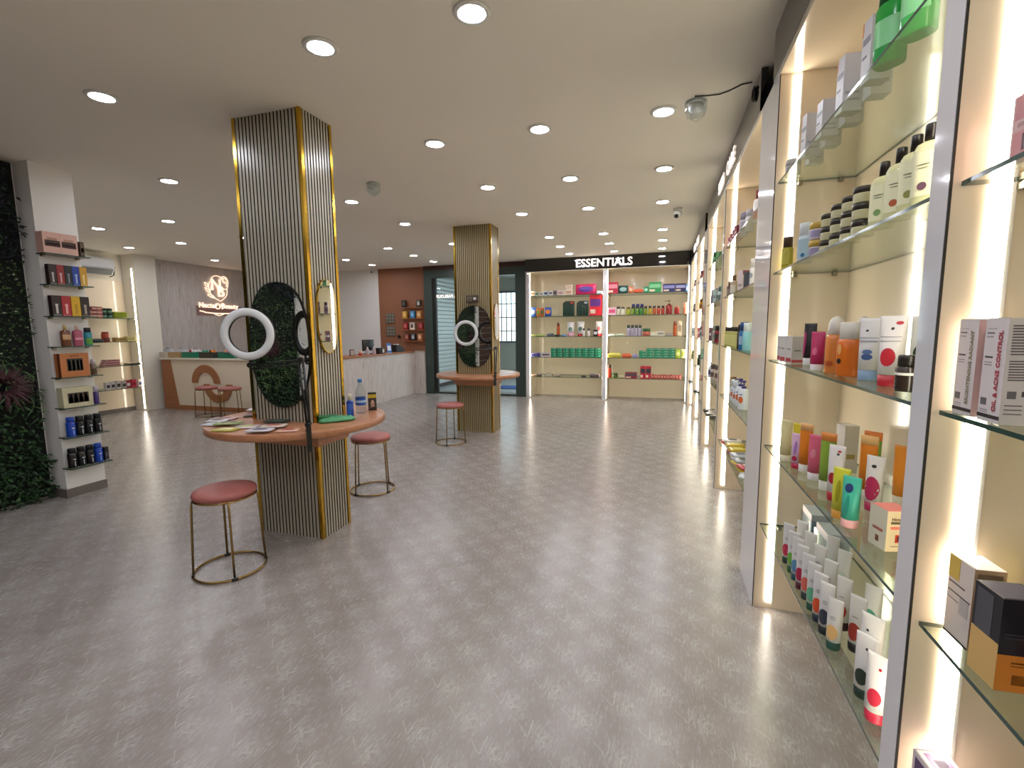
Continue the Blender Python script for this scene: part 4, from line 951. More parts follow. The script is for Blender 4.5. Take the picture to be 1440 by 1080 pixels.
tube(rpx(0, 1230, 1011, .024), RZ+deg(45), .168, .0235, '#e0dcda', '#c02a44', [(.1, .40, .62, .13, '#c02a40'), (.3, .82, .14, .02, '#b5202e')], desc='white tube with crimson fruit print', shelf=s)
bottle(Vector((.675, 1.53, Z0)), RZ+deg(45), .16, .02, '#1f8a34', '#e8e4dc', 'screw', desc='bright green slim bottle', shelf=s)
tube(Vector((.665, 1.455, Z0)), RZ+deg(45), .15, .0205, '#dcc7a2', '#17483a', [(0, .36, .8, .14, '#e0a866')], desc='peach tube with green cap', shelf=s)
tube(Vector((.69, 1.33, Z0)), RZ+deg(42), .185, .025, '#dcd8d6', '#cfcbc9', [(.1, .32, .5, .05, '#3f4350'), (.1, .39, .45, .03, '#6a6f7a'), (0, .8, .14, .02, '#2a2a33')], desc='white tube, grey swirl, at back', shelf=s)
# ---- bay cut off by the right edge
s = SH(3, 0)
for k in range(2):
    for j in range(2):
        carton(Vector((.56, .93-j*.125, SHZ[3]+.0006+k*.0525)), RZ+deg(4), .115, .075, .052, '#d9b5b4', [('F', .04, .96, .3, .96, '#d08f92'), ('F', .2, .62, .38, .86, '#2a2233'), ('F', .24, .58, .46, .78, '#c9b0b8'), ('F', .1, .7, .08, .2, '#b9908f'), ('R', .1, .9, .2, .3, '#b08a8a'), ('R', .1, .9, .45, .55, '#b08a8a'), ('R', .1, .9, .7, .8, '#b08a8a')], desc=f'{"upper" if k else "lower"} pink soap box in pair', shelf=s, name='soap_box')
s = SH(2, 0)
def lines(F, u0, u1, v0, v1, n, c='#5f5a5e'): return [(F, u0, u1, v0+(v1-v0)*i/n, v0+(v1-v0)*(i+.45)/n, c) for i in range(n)]
def serum_box(P, word, tc, desc, side=None):
    pn = [('F', 0, 1, .04, .075, '#2b2126'), ('F', .12, .5, .90, .905, '#8a8489'), ('F', .1, .42, .855, .868, '#5a545a'), ('F', .1, .38, .82, .828, '#7a747a'), ('F', .1, .44, .62, .638, '#4a444a'), ('F', .1, .42, .575, .582, '#7a747a'), ('F', .1, .42, .55, .557, '#7a747a'), ('F', .1, .36, .16, .23, '#6a6468'), ('F', .1, .44, .11, .118, '#8a8489'), ('F', .1, .44, .09, .096, '#8a8489')]
    pn += lines('R', .12, .9, .66, .95, 11)+lines('R', .12, .9, .42, .62, 8)+[('R', .15, .4, .25, .32, '#6f6a6e'), ('R', .55, .75, .27, .32, '#4a464a'), ('R', .1, .6, .18, .19, '#6f6a6e'), ('R', .1, .6, .14, .15, '#6f6a6e'), ('R', .1, .6, .1, .11, '#6f6a6e')]
    tx = [('F', word, .0112 if len(word) > 18 else .0120, .74, .50, tc, True)]
    if side: tx.append(('R', side, .0125, .35, .45, '#b0404a', True)); pn = [p for p in pn if p[0] != 'R']; pn.append(('R', 0, 1, 0, 1, '#d8b4b2'))
    carton(P, RZ, .052, .044, .163, '#d8cfcf', pn, tx, desc=desc, shelf=s, name='serum_carton')
serum_box(Vector((.520, 1.000, SHZ[2]+.0006)), 'BRIGHTENING RADIANT', '#8f8a6a', 'white BRIGHTENING carton', 'RED & ACNE CLEAN')
serum_box(Vector((.520, .930, SHZ[2]+.0006)), 'OIL & ACNE CONTROL', '#b0203a', 'white OIL & ACNE CONTROL carton')
serum_box(Vector((.575, .845, SHZ[2]+.0006)), 'OIL & ACNE CONTROL', '#b0203a', 'third white serum carton')
s = SH(1, 0)
carton(Vector((.542, .995, SHZ[1]+.0006)), RZ+deg(3), .064, .045, .15, '#d2c9c4', [('F', 0, .45, .72, 1, '#c2a83e'), ('F', .05, .7, .66, .68, '#5a5458'), ('F', .05, .95, .55, .565, '#4a464a'), ('F', .05, .5, .46, .47, '#7a747a'), ('F', 0, 1, .0, .03, '#33292c'), ('R', 0, 1, 0, 1, '#c4a382'), ('R', .1, .9, .48, .95, '#a98d74'), ('R', .15, .7, .2, .32, '#5f5034'), ('R', .1, .8, .1, .11, '#8a7256'), ('R', .1, .8, .06, .07, '#8a7256'), ('F', .55, .9, .35, .55, '#b3adae')], desc='white carton with yellow corner', shelf=s, name='cream_carton')
carton(Vector((.535, .896, SHZ[1]+.0006)), RZ+deg(4), .058, .060, .15, '#15141f', [('R', 0, 1, 0, .40, '#d8842a'), ('F', 0, 1, 0, .5, '#d9b06a'), ('F', .1, .7, .5, .96, '#4a4a52'), ('R', .3, .8, .31, .33, '#7a4a1a'), ('R', .3, .9, .28, .29, '#7a4a1a'), ('R', .35, .75, .08, .19, '#4a3018'), ('T', .05, .95, .05, .95, '#4d4a58'), ('R', .1, .5, .62, .63, '#3a3a4a'), ('R', .1, .6, .58, .59, '#3a3a4a')], desc='glossy black and orange carton', shelf=s, name='cream_carton')
carton(Vector((.580, .815, SHZ[1]+.0006)), RZ+deg(4), .062, .055, .145, '#d48f9a', [('F', 0, 1, .5, 1, '#1e2a44'), ('F', 0, 1, .25, .5, '#d9d6d2'), ('R', 0, 1, .55, 1, '#1e2a44'), ('R', 0, 1, .32, .55, '#d9d6d2'), ('F', .2, .8, .1, .16, '#2f5f8a')], desc='pink and navy carton', shelf=s, name='cream_carton')
carton(Vector((.70, 1.00, SHZ[1]+.0006)), RZ+deg(2), .07, .12, .14, '#d9c24e', [('R', .06, .5, .4, .95, '#e3d48a'), ('F', .1, .9, .3, .9, '#e3d48a')], desc='yellow carton at back', shelf=s, name='cream_carton')
s = SH(0, 0)
for k, (x, y) in enumerate(((.520, .985), (.625, .965), (.725, .965))):
    carton(Vector((x, y, SHZ[0]+.0006)), RZ+deg((8, -6, 4)[k]), .075, .055, .145, '#d9cdd0', [('F', .1, .9, .3, .93, '#5a3a6a'), ('T', .12, .88, .2, .85, '#8d6a9c'), ('T', .3, .7, .35, .7, '#3a2a4a'), ('R', .1, .9, .3, .93, '#5a3a6a')], desc='white and purple carton', shelf=s, name='soap_box')

# ---- second right bay
s = SH(4, 2)
def R2(i, px, X=.53): return rX(i, px, X)
for k in range(4): carton(R2(4, 1030+k*2.9, .53), RZ+deg(20), .04, .05, .07+.01*k, '#7a2230', [('F', .1, .9, .4, .6, '#c9a0a0')], desc='small dark red carton', shelf=s)
bottle(R2(4, 1046, .55), RZ+deg(45), .17, .03, '#cfc8cc', '#8f8a9a', 'wide', .022, 3, (.2, .6, '#b0a8b4'), desc='white bottle with lilac cap', shelf=s, motif=[(0, .3, .5, .05, '#5a5a66')])
bottle(R2(4, 1054, .56), RZ+deg(45), .15, .028, '#d5cfd2', '#b9b4be', 'wide', desc='plain white bottle', shelf=s)
bottle(R2(4, 1066, .56), RZ+deg(45), .20, .029, '#d9d3d3', '#7a2230', 'screw', desc='white bottle with maroon cap', shelf=s, label=(.1, .35, '#b04a58'))
s = SH(3, 2)
bottle(R2(3, 1026, .52), RZ+deg(45), .12, .022, '#5f3f2e', '#7a6a5a', 'screw', desc='dark amber dropper bottle', shelf=s, label=(.1, .5, '#8f7f74'))
bottle(R2(3, 1032, .525), RZ+deg(45), .15, .025, '#b9a48a', '#6f5030', 'screw', desc='tan dropper bottle', shelf=s, label=(.1, .5, '#d5cdbf'))
carton(R2(3, 1045, .56), RZ+deg(30), .05, .055, .16, '#d6c4c4', [('R', 0, 1, .8, 1, '#9a5a6a'), ('F', .1, .9, .3, .4, '#9a8a8a'), ('R', .15, .85, .4, .45, '#9a8a8a')], desc='pinkish white tall carton', shelf=s)
carton(R2(3, 1054, .53), RZ+deg(30), .045, .05, .10, '#3c4048', [('R', .15, .85, .4, .6, '#6a6f78')], desc='slate grey small carton', shelf=s)
bottle(R2(3, 1061, .54), RZ+deg(30), .17, .028, '#d8d6d4', '#cfcac6', 'wide', desc='white lotion bottle', shelf=s, motif=[(0, .4, .5, .1, '#8a8f98')])
s = SH(2, 2)
for k in range(6):
    y = 4.22-k*.105; bottle(Vector((.525, y, SHZ[2]+.0006)), RZ+deg(40), .155, .030, '#b8b060', '#2a2218', 'wide', .022, 4, (.1, .62, '#cbc67a'), body=.84, desc='yellow label hair oil bottle', shelf=s)
bottle(Vector((.525, 3.57, SHZ[2]+.0006)), RZ+deg(40), .17, .028, '#2e1a16', '#1a1210', 'wide', desc='dark brown bottle', shelf=s)
bottle(Vector((.525, 3.47, SHZ[2]+.0006)), RZ+deg(40), .185, .030, '#2f6aa0', '#1f4a80', 'wide', desc='blue tall bottle', shelf=s, label=(.2, .5, '#9ab8d0'))
bottle(Vector((.53, 3.36, SHZ[2]+.0006)), RZ+deg(40), .18, .030, '#7fb8c0', '#c9d6d8', 'wide', desc='pale aqua bottle', shelf=s)
s = SH(1, 2)
bottle(Vector((.56, 4.10, SHZ[1]+.0006)), RZ+deg(40), .17, .025, '#b08a5a', '#8a6a3a', 'wide', desc='tan brown bottle', shelf=s)
for k in range(4):
    bottle(Vector((.55, 3.92-k*.13, SHZ[1]+.0006)), RZ+deg(40), .165 if k < 2 else .20, .036, '#d5dade', '#cfd6da' if k < 2 else '#3a2a7a', 'wide' if k < 2 else 'pump', .026, 3, None, desc='white lotion bottle, '+('white cap' if k < 2 else 'purple pump'), shelf=s, name='lotion_bottle', motif=[(0, .34, .55, .12, '#c9662e'), (0, .52, .5, .02, '#4a6a9a')])
s = SH(0, 2)
cl = [('#b02a3a', '#d9cfc6', 'red'), ('#d6d2cc', '#8a2a34', 'white'), ('#7a2a34', '#c9c2b8', 'maroon'), ('#d0cac2', '#3a3a44', 'pale'), ('#c9a92a', '#e6d98a', 'gold'), ('#b89a24', '#e0d070', 'mustard'), ('#b9bcc2', '#6a6f7a', 'silver'), ('#9fa3aa', '#50545c', 'grey')]
for k, (c, c2, nm) in enumerate(cl):
    sachet(Vector((.575+(k % 2)*.01, 4.17-k*.155, SHZ[0]+.0006)), RZ+deg(RND.uniform(-15, 15)), .125, .15, .02, c, c2, desc=f'{nm} face mask pouch', shelf=s)
    if k < 6: sachet(Vector((.58, 4.16-k*.155, SHZ[0]+.0225)), RZ+deg(RND.uniform(-20, 20)), .12, .14, .02, cl[(k+3) % 8][0], cl[(k+3) % 8][1], desc=f'{cl[(k+3) % 8][2]} pouch on top', shelf=s)
# ---- farther right bays: a few things each, thin slivers in the photo
far = [(3, [(4, '#4f8a4a', '#2f5a34', 'green'), (3, '#7a5a6a', '#3a2a34', 'mauve'), (3, '#9fb0ae', '#5a6a6a', 'grey green'), (2, '#6a4450', '#cfc8c4', 'plum'), (2, '#a8a898', '#8f8f88', 'stone'), (2, '#8a2a34', '#1a1414', 'dark red'), (1, '#c9ccd4', '#3a3058', 'white'), (1, '#c2b2a8', '#5a4a44', 'beige'), (0, '#2e2a26', '#b9b2a8', 'black'), (0, '#4a443c', '#d0c9bc', 'brown')]),
       (4, [(4, '#9a4a34', '#5a2a20', 'rust'), (3, '#c98a2e', '#7a5a20', 'orange'), (2, '#b9483e', '#d5d0cc', 'red'), (2, '#a8b0b8', '#5f666e', 'grey'), (1, '#3a4a34', '#202a1e', 'dark green'), (0, '#26262a', '#b0b0b4', 'black')]),
       (5, [(4, '#b98a8a', '#5a3a3a', 'pink'), (3, '#8f8f9a', '#4a4a54', 'grey'), (2, '#9fb4c4', '#4a5a68', 'pale blue'), (1, '#8a9a3a', '#4a5a20', 'lime'), (0, '#5a5a60', '#c0c0c4', 'grey dark')])]
for b, L in far:
    cnt = {}
    yf = BAYS[b][0]
    for (i, c, c2, nm) in L:
        n = cnt.get(i, 0)
        for q in range(2):
            P = Vector((.545+.03*(n % 2), yf-.14-n*.13, SHZ[i]+.0006)); n += 1
            if i == 0: sachet(P, RZ+deg(RND.uniform(-15, 15)), .115, .13, .03, c, c2, desc=f'{nm} flat pouch', shelf=SH(i, b))
            elif (n+i) % 3 == 0: carton(P, RZ+deg(25), .055, .05, .15, c, [('F', .15, .85, .4, .6, c2), ('R', .15, .85, .4, .6, c2)], desc=f'{nm} tall carton', shelf=SH(i, b))
            else: bottle(P, RZ+deg(40), .17, .028, c, c2, 'pump' if nm == 'white' else 'wide', .022, 3, (.2, .5, c2), desc=f'{nm} bottle', shelf=SH(i, b), seg=12)
        cnt[i] = n
# ================================================================ goods: Essentials unit
YE = 9.17
def EX(px, v=.12): return aty(px, 450, YE+v).x
def ess(side, i, base, items):
    off = 720 if side == 'left' else 840
    s = f'{SN[i]} shelf of {side} Essentials bay'
    last = {}
    for it in items:
        kind, x0, x1, yt, c, c2, desc = it[:7]
        v = it[7] if len(it) > 7 else .11
        pc = off+(x0+x1)/2/10.286; X = EX(pc, v); P = Vector((X, YE+v, SHZ[i]+.0006)); k = dep(P)/10.286
        w = (x1-x0)*k*.95; h = (base-yt)*k; w, h = round(w, 3), round(h, 3)
        xa, xb = (-2.53, -1.085) if side == 'left' else (-.995, .445); P.x = min(max(P.x, xa+w/2+.006), xb-w/2-.006)
        lane = int(v/.105); P.x = max(P.x, last.get(lane, -9)+w/2+.004); last[lane] = P.x+w/2
        if kind == 'c': carton(P, 0, w, min(.09, max(.04, w*.6)), h, c, [('F', .12, .88, .3, .72, c2)], desc=desc, shelf=s, flap=False)
        elif kind == 'C': carton(P, 0, w, .12, h, c, [('F', .06, .94, .45, .8, c2), ('F', .06, .5, .1, .3, '#e0c9b0')], desc=desc, shelf=s, flap=False)
        elif kind == 'p': pack(P, 0, w, min(.12, w*.5), h, c, c2, desc=desc, shelf=s)
        elif kind == 'b': bottle(P, 0, h, w/2, c, c2, 'wide', w/2*.8, 3, seg=10, desc=desc, shelf=s, body=.78)
        elif kind == 'B': bottle(P, 0, h, w/2, c, c2, 'pump', w/2*.8, 3, seg=10, desc=desc, shelf=s, body=.7)
        elif kind == 't': tube(P, 0, h, w/2, c, c2, [(0, .5, .6, .15, it[8] if len(it) > 8 else c2)], desc=desc, shelf=s, seg=10)
        elif kind == 'j': jar(P, 0, w/2, h, c, c2, desc=desc, shelf=s, seg=12)
        elif kind == 'l': sachet(P, RND.uniform(-.3, .3), w, .11, h, c, c2, desc=desc, shelf=s)
        elif kind == 'd':      # comb card on a stand
            t = thing('display_card', '', 'display card', P, 0)
            G().prism([(-w/2, 0), (w/2, 0), (w/2, h*.95), (w/2-.02, h), (-w/2+.05, h), (-w/2, h*.86)], lambda a, b: (a, .01, b), lambda a, b: (a, 0, b)).build('card', mat(c, .5), t)
            for q in range(5): G().bbox(-w/2+w*(q+.5)/5-.014, -w/2+w*(q+.5)/5+.014, -.014, 0, h*.05, h*.66, .004).build('blister', mat('#1d3a2a', .25), t)
            G().box(w*.15, w*.42, -.002, 0, h*.82, h*.94).build('label_panel', mat(c2, .4), t); G().box(-w/2, w/2, .01, .05, 0, .006).build('foot', mat(c, .5), t)
            reg(t, desc, 'display card', s)
ess('left', 4, 590, [('c', 262, 328, 520, '#d9d4cc', '#c98a5a', 'white box with orange print'), ('c', 336, 390, 530, '#b9c4b4', '#2f5a3a', 'white green box'), ('c', 398, 455, 535, '#d6d2cc', '#8a8a90', 'white small box'), ('c', 460, 530, 522, '#c6cbd2', '#27405a', 'white navy box'), ('c', 538, 590, 520, '#d9d4d0', '#5a5a68', 'white grey box'), ('c', 595, 650, 515, '#8a8482', '#3a3638', 'dark grey box'), ('c', 655, 750, 515, '#d2bfba', '#b08a86', 'pinkish wide box'), ('c', 776, 876, 508, '#d9c4b2', '#b9907a', 'cream box under another'),
  ('p', 910, 1225, 435, '#c42a5c', '#4a2a8a', 'large pink and purple pack', .16), ('l', 1226, 1320, 545, '#c9d2e0', '#3a5a9a', 'flat blue white pack')])
P = Vector((EX(720+826/10.286), YE+.11, SHZ[4]+.0006+.1145)); carton(P, 0, .13, .075, .085, '#dccab8', [('F', .15, .85, .3, .7, '#c09a80')], desc='cream box stacked on top', shelf='top shelf of left Essentials bay', flap=False)
ess('left', 3, 880, [('p', 248, 330, 750, '#3c63b0', '#dfe2ea', 'blue snack packet'), ('p', 340, 400, 760, '#c9702a', '#7a9a3a', 'orange green packet'), ('p', 405, 465, 758, '#b9602a', '#3a5a2a', 'rust coloured packet'), ('p', 470, 575, 752, '#2f55a8', '#e08a3a', 'blue orange packet'), ('d', 730, 905, 668, '#1c2c22', '#c0402e', 'dark green comb display card'), ('d', 928, 1108, 668, '#1e2e28', '#b9c0c4', 'second dark green display card'), ('C', 1122, 1300, 590, '#c8202c', '#5a2a7a', 'tall red and purple pack', .14)])
ess('left', 2, 258, [('l', 250, 330, 228, '#a9b06a', '#d5d6a8', 'flat lime packet'), ('l', 345, 470, 225, '#9fae62', '#6a7a3a', 'flat green packet'), ('l', 505, 610, 210, '#5f666e', '#c6ccd2', 'flat grey packet'), ('b', 648, 694, 62, '#b8541e', '#7a3414', 'slim orange tall bottle', .16), ('l', 622, 700, 230, '#2a2422', '#7a6a60', 'flat black packet', .06), ('l', 715, 795, 232, '#3a6aa0', '#c6d2e0', 'flat blue packet'), ('t', 790, 890, 55, '#d9d2d2', '#c0384a', 'white baby lotion tub, pink top', .17, '#5a7a6a'), ('c', 820, 905, 196, '#c98a9a', '#e0c4cc', 'small pink box', .05), ('t', 946, 1046, 46, '#d9d2cf', '#c0303c', 'white lotion tub, red top', .17, '#4a6a5a'), ('b', 1022, 1056, 142, '#c6c9c4', '#3a3a3c', 'small grey bottle', .06), ('b', 1092, 1134, 145, '#d0c4c0', '#3a3a3c', 'small pinkish bottle', .08), ('c', 1180, 1244, 165, '#2a2226', '#e0dcd8', 'black and white box', .07), ('t', 1214, 1310, 44, '#e0d4d0', '#c8303a', 'tall white tub, red top', .19, '#c06a6a')])
ess('left', 1, 548, [('l', 230, 385, 490, '#3a3a7a', '#a83a6a', 'navy purple soft pack'), ('c', 392, 548, 482, '#c9c0c0', '#6a5a6a', 'pale wide box with lettering')])
ess('left', 0, 845, [('l', 250, 335, 818, '#c4a48c', '#7a4a3a', 'tan flat sachet'), ('l', 350, 430, 820, '#4a3c34', '#b9a898', 'dark brown sachet'), ('l', 490, 575, 805, '#b3a898', '#3f372f', 'grey brown sachet'), ('l', 615, 700, 800, '#a89a8a', '#2f2a26', 'taupe sachet'), ('l', 1005, 1085, 818, '#3a332e', '#a09080', 'black brown sachet'), ('l', 1130, 1290, 790, '#5a4a48', '#d5cabf', 'large dark sachet pile')])
ess('right', 4, 555, [('C', 115, 262, 392, '#b3203c', '#d98a94', 'crimson square box'), ('p', 272, 418, 442, '#2a4c48', '#8fb0a8', 'dark teal pack'), ('p', 422, 492, 460, '#cf6a3e', '#e0b090', 'orange pack'), ('l', 494, 642, 500, '#d0582e', '#e8a070', 'flat orange pack'), ('p', 650, 722, 470, '#2f9a6a', '#9fd0b4', 'small green pack'), ('C', 724, 905, 410, '#1f8a4c', '#7ac08a', 'large green box'), ('C', 935, 1110, 440, '#1e2260', '#8a8ac0', 'navy box'), ('C', 1116, 1262, 440, '#20245e', '#a0a0cc', 'navy box with white print'), ('p', 1276, 1312, 460, '#4a7ad0', '#9ab8e8', 'small blue pack')])
it = [('c', 118, 242, 757, '#e0b6c2', '#d0527a', 'pink soap carton'), ('b', 262, 322, 745, '#cfc8b4', '#3a332a', 'cream bottle, dark cap'), ('b', 330, 392, 748, '#c9c4b2', '#5f564a', 'beige bottle, brown cap'), ('b', 412, 478, 752, '#9aa034', '#6a5034', 'olive yellow bottle')]
for q in range(3): it.append(('b', 490+q*62, 546+q*62, 712, '#4f6a5a', '#26308a', 'bottle with blue cap', .20))
for q, (c, nm) in enumerate((('#6f8a34', 'green'), ('#5f8a3a', 'green'), ('#3f7a3a', 'dark green'), ('#7a8a2a', 'olive'), ('#a8932a', 'yellow'), ('#b0562e', 'orange red'), ('#b3402e', 'rust red'), ('#a83430', 'red'))):
    it.append(('b', 484+q*62, 536+q*62, 745, c, '#3a3028', f'{nm} sanitizer bottle', .08))
it += [('B', 985, 1080, 672, '#8a2424', '#5a1a14', 'dark red pump bottle'), ('b', 1108, 1182, 755, '#9a2a2a', '#c06a5a', 'red squat bottle'), ('b', 1240, 1298, 705, '#d9805e', '#e0a080', 'coral bottle')]
ess('right', 3, 868, it)
it = [('l', 118, 240, 225, '#d5d8c8', '#8aa07a', 'flat pale card pack'), ('l', 250, 375, 220, '#b9c4a8', '#3a5a3a', 'flat green card pack')]
for q in range(4): it.append(('b', 428+q*56, 480+q*56, 95, '#a29ab0', '#3f4a46', 'lilac bottle, dark cap', .14))
it += [('j', 655, 772, 145, '#b0604e', '#2f5a34', 'tub with green lid', .08), ('c', 778, 858, 195, '#d3cdb8', '#e6e2d2', 'flat ivory box'), ('c', 866, 972, 185, '#d0cbbb', '#8f8a80', 'flat white box'), ('c', 990, 1092, 214, '#8a7f7c', '#b0a6a2', 'flat grey box'), ('b', 1100, 1152, 45, '#a84e20', '#7a3414', 'tall orange brown bottle', .16), ('c', 1166, 1226, 40, '#c9b49a', '#8f806c', 'tall beige box', .16)]
ess('right', 2, 255, it)
ess('right', 1, 568, [('l', 120, 332, 500, '#c2b84a', '#e0dca0', 'flat yellow pack'), ('l', 362, 502, 508, '#cf5a30', '#e09a70', 'flat orange pack'), ('l', 520, 600, 515, '#8f88b4', '#4a4470', 'flat lilac pack'), ('p', 1140, 1214, 440, '#a3b83e', '#d5dc8a', 'lime green pack'), ('p', 1220, 1292, 440, '#d0d88a', '#a8b850', 'pale lime pack')])
it = [('b', 120, 186, 682, '#c6402e', '#4a3a2a', 'red and white bottle'), ('j', 200, 290, 800, '#5a6a3a', '#3f4f2c', 'small green jar'), ('l', 320, 400, 825, '#b8ae8c', '#7a7460', 'small tan sachet'), ('C', 418, 592, 785, '#8a2a40', '#4a4a50', 'maroon and grey box'), ('C', 640, 716, 692, '#b8203c', '#2a2a34', 'red box, dark top, left'), ('C', 720, 796, 692, '#b8203c', '#2a2a34', 'red box, dark top, right')]
for q in range(10): it.append(('p', 805+q*44, 845+q*44, 808+3*(q % 3), '#b8443c' if q % 2 else '#a83830', '#d98a80', 'small red sachet pack'))
ess('right', 0, 872, it)
# stacked green soap boxes
for side, x0, n, off in (('left', 562, 8, 720), ('right', 612, 5, 840)):
    for cidx in range(n):
        for j in range(4):
            if side == 'right' and cidx == 0 and j < 1: continue
            X = EX(off+(x0+92*cidx+46)/10.286 if side == 'left' else off+(x0+106*cidx+53)/10.286)
            z = SHZ[1]+.0006+j*.0445-(.0445 if side == 'right' and cidx == 0 else 0)
            carton(Vector((X+RND.uniform(-.002, .002), YE+.12, z)), 0, .112 if side == 'left' else .126, .07, .0435, '#0d7350', [('F', .1, .9, .35, .62, '#3fae86'), ('F', .5, .9, .66, .8, '#b9dccb')], desc='soap', shelf='x', name='soap_box', flap=False, cat='soap box', group=f'green soap boxes, {side} bay', fixed=f'green soap box, {["bottom", "second", "third", "top"][j]} layer, {ORD[cidx]} column from left, lower shelf, {side} Essentials bay')
# ================================================================ white pillar: eight small glass shelves
PZ = [2.04, 1.795, 1.54, 1.29, 1.035, .78, .53, .265]; PN = ['top', 'second', 'third', 'fourth', 'fifth', 'sixth', 'seventh', 'lowest']
XS = -4.80
for z, nm in zip(PZ, PN):
    t = thing('glass_wall_shelf', f'small dark-edged glass shelf, {nm} one down the white pillar', 'shelf', (XS, 2.695, z), PI/2, 'pillar glass shelves')
    G().box(-.155, .155, -.125, 0, -.008, 0, 0, 1).build('glass_plate', [GLASS, GEDGE], t)
    for x in (-.12, .12): G().bbox(x-.012, x+.012, -.03, 0, -.022, -.0085, .003).build('bracket', CLIPM, t)
def pp(i, px, v=.062): return Vector((XS+v, atx(px, 500, XS+v).y, PZ[i]+.0006))
PR = PI/2
def PSH(i): return f'{PN[i]} shelf of white pillar'
carton(Vector((XS+.065, 2.655, PZ[0]+.0006)), PR, .235, .085, .165, '#cfa596', [('F', .05, .48, .32, .62, '#3a1c16'), ('F', .12, .41, .62, .74, '#a8806a'), ('F', .53, .95, .32, .62, '#3a1c16'), ('F', .59, .88, .62, .74, '#a8806a'), ('F', .07, .46, .42, .46, '#8a3a28'), ('F', .55, .93, .42, .46, '#8a3a28'), ('F', .49, .50, .05, .95, '#b88d7c')], desc='wide pink gift carton, two windows', shelf=PSH(0), name='gift_carton')
carton(Vector((XS+.06, 2.815, PZ[0]+.0006)), PR, .03, .06, .125, '#3a2c1e', [('F', .1, .9, .1, .9, '#5a4630'), ('F', .2, .8, .3, .6, '#a89468')], desc='narrow dark bronze carton', shelf=PSH(0))
for i, L in ((1, [('#2a1716', 'dark maroon', '#b9b2ac'), ('#8a1c22', 'red', '#c9a0a0'), ('#161c22', 'black blue', '#7a8288'), ('#1c3f9a', 'royal blue', '#9fb4d8'), ('#c9962a', 'amber yellow', '#e6d08a')]), (2, [('#2a1716', 'dark maroon', '#c9c2bc'), ('#a81f26', 'red', '#e0a8a0'), ('#d6a81e', 'golden yellow', '#b08a18'), ('#241818', 'black brown', '#a8988c')])):
    n = len(L); wd = .268/n
    for k, (c, nm, c2) in enumerate(L):
        P = Vector((XS+.06, 2.695-.135+wd*(k+.5)+(.005 if i == 1 else 0), PZ[i]+.0006))
        carton(P, PR, wd*.94, .045, .16 if i == 1 else .165, c, [('F', .38, .62, .12, .5, c2), ('F', .34, .66, .5, .6, c2), ('F', .1, .9, .04, .06, c2)], desc=f'{nm} perfume carton', shelf=PSH(i), name='perfume_carton')
bottle(pp(3, 95), PR, .175, .031, '#6a3618', '#c9a868', 'screw', .02, 5, (.32, .55, '#c9a070'), desc='brown square perfume bottle', shelf=PSH(3), body=.78, name='perfume_bottle')
bottle(pp(3, 112), PR, .175, .031, '#a85068', '#d6b09a', 'screw', .02, 5, (.3, .4, '#d68a9a'), desc='pink square perfume bottle', shelf=PSH(3), body=.78, name='perfume_bottle')
bottle(pp(3, 126.5), PR, .155, .028, '#2a8a9a', '#15181c', 'wide', .028, 2, (.05, .42, '#5a9a3a'), desc='teal and green body spray', shelf=PSH(3), body=.80, name='spray_can')
carton(Vector((XS+.06, 2.665, PZ[4]+.0006)), PR, .205, .07, .195, '#b9713e', [('F', .22, .78, .25, .78, '#1f1a16'), ('F', .26, .34, .27, .7, '#4a4a3a'), ('F', .41, .49, .27, .7, '#5a3a2a'), ('F', .56, .64, .27, .7, '#4a5a3a'), ('F', .68, .75, .27, .7, '#3a3a2a'), ('F', .35, .65, .86, .92, '#8a4e28'), ('L', .0, .5, 0, 1, '#6a3420')], desc='copper gift box with window', shelf=PSH(4), name='gift_carton')
bottle(Vector((XS+.06, 2.815, PZ[4]+.0006)), PR, .14, .022, '#7a6a58', '#b9aeb4', 'dome', desc='small glass bottle, lilac cap', shelf=PSH(4), label=(.05, .4, '#4a3524'))
carton(Vector((XS+.06, 2.66, PZ[5]+.0006)), PR, .215, .07, .165, '#c6bf9e', [('F', .16, .86, .2, .72, '#2e241e')]+[('F', .19+.17*q, .32+.17*q, .22, .5, '#5f4838') for q in range(4)]+[('F', .22+.17*q, .29+.17*q, .5, .66, '#b8923e') for q in range(4)], desc='pale green gift box with bottles window', shelf=PSH(5), name='gift_carton')
bottle(Vector((XS+.06, 2.812, PZ[5]+.0006)), PR, .155, .019, '#4a3a7a', '#b9b0c4', 'wide', desc='slim purple bottle', shelf=PSH(5))
for i, L in ((6, [('#1c46b0', 'blue'), ('#17181b', 'black'), ('#1a1a1d', 'black'), ('#141416', 'black')]), (7, [('#1c1216', 'black'), ('#17181b', 'black'), ('#151518', 'black'), ('#1c46b0', 'blue')])):
    for k, (c, nm) in enumerate(L):
        P = Vector((XS+.062, 2.60+k*.066 if i == 6 else 2.585+k*.0645, PZ[i]+.0006))
        bottle(P, PR, .165, .0315, c, c if nm == 'blue' else '#0d0d0f', 'wide', .0315, 2, None, desc=f'{nm} deodorant can', shelf=PSH(i), body=.8, name='spray_can', cat='spray can', motif=[(0, .22, .14, .16, '#a8adb4' if nm == 'black' else '#7f9ae0'), (0, .44, .35, .03, '#c9ccd0')])
carton(Vector((XS+.06, 2.829, PZ[7]+.0006)), PR, .030, .06, .12, '#15151c', [('F', .1, .9, .3, .6, '#4a4a58'), ('F', .1, .9, .03, .06, '#c9ccd0')], desc='narrow black carton', shelf=PSH(7))
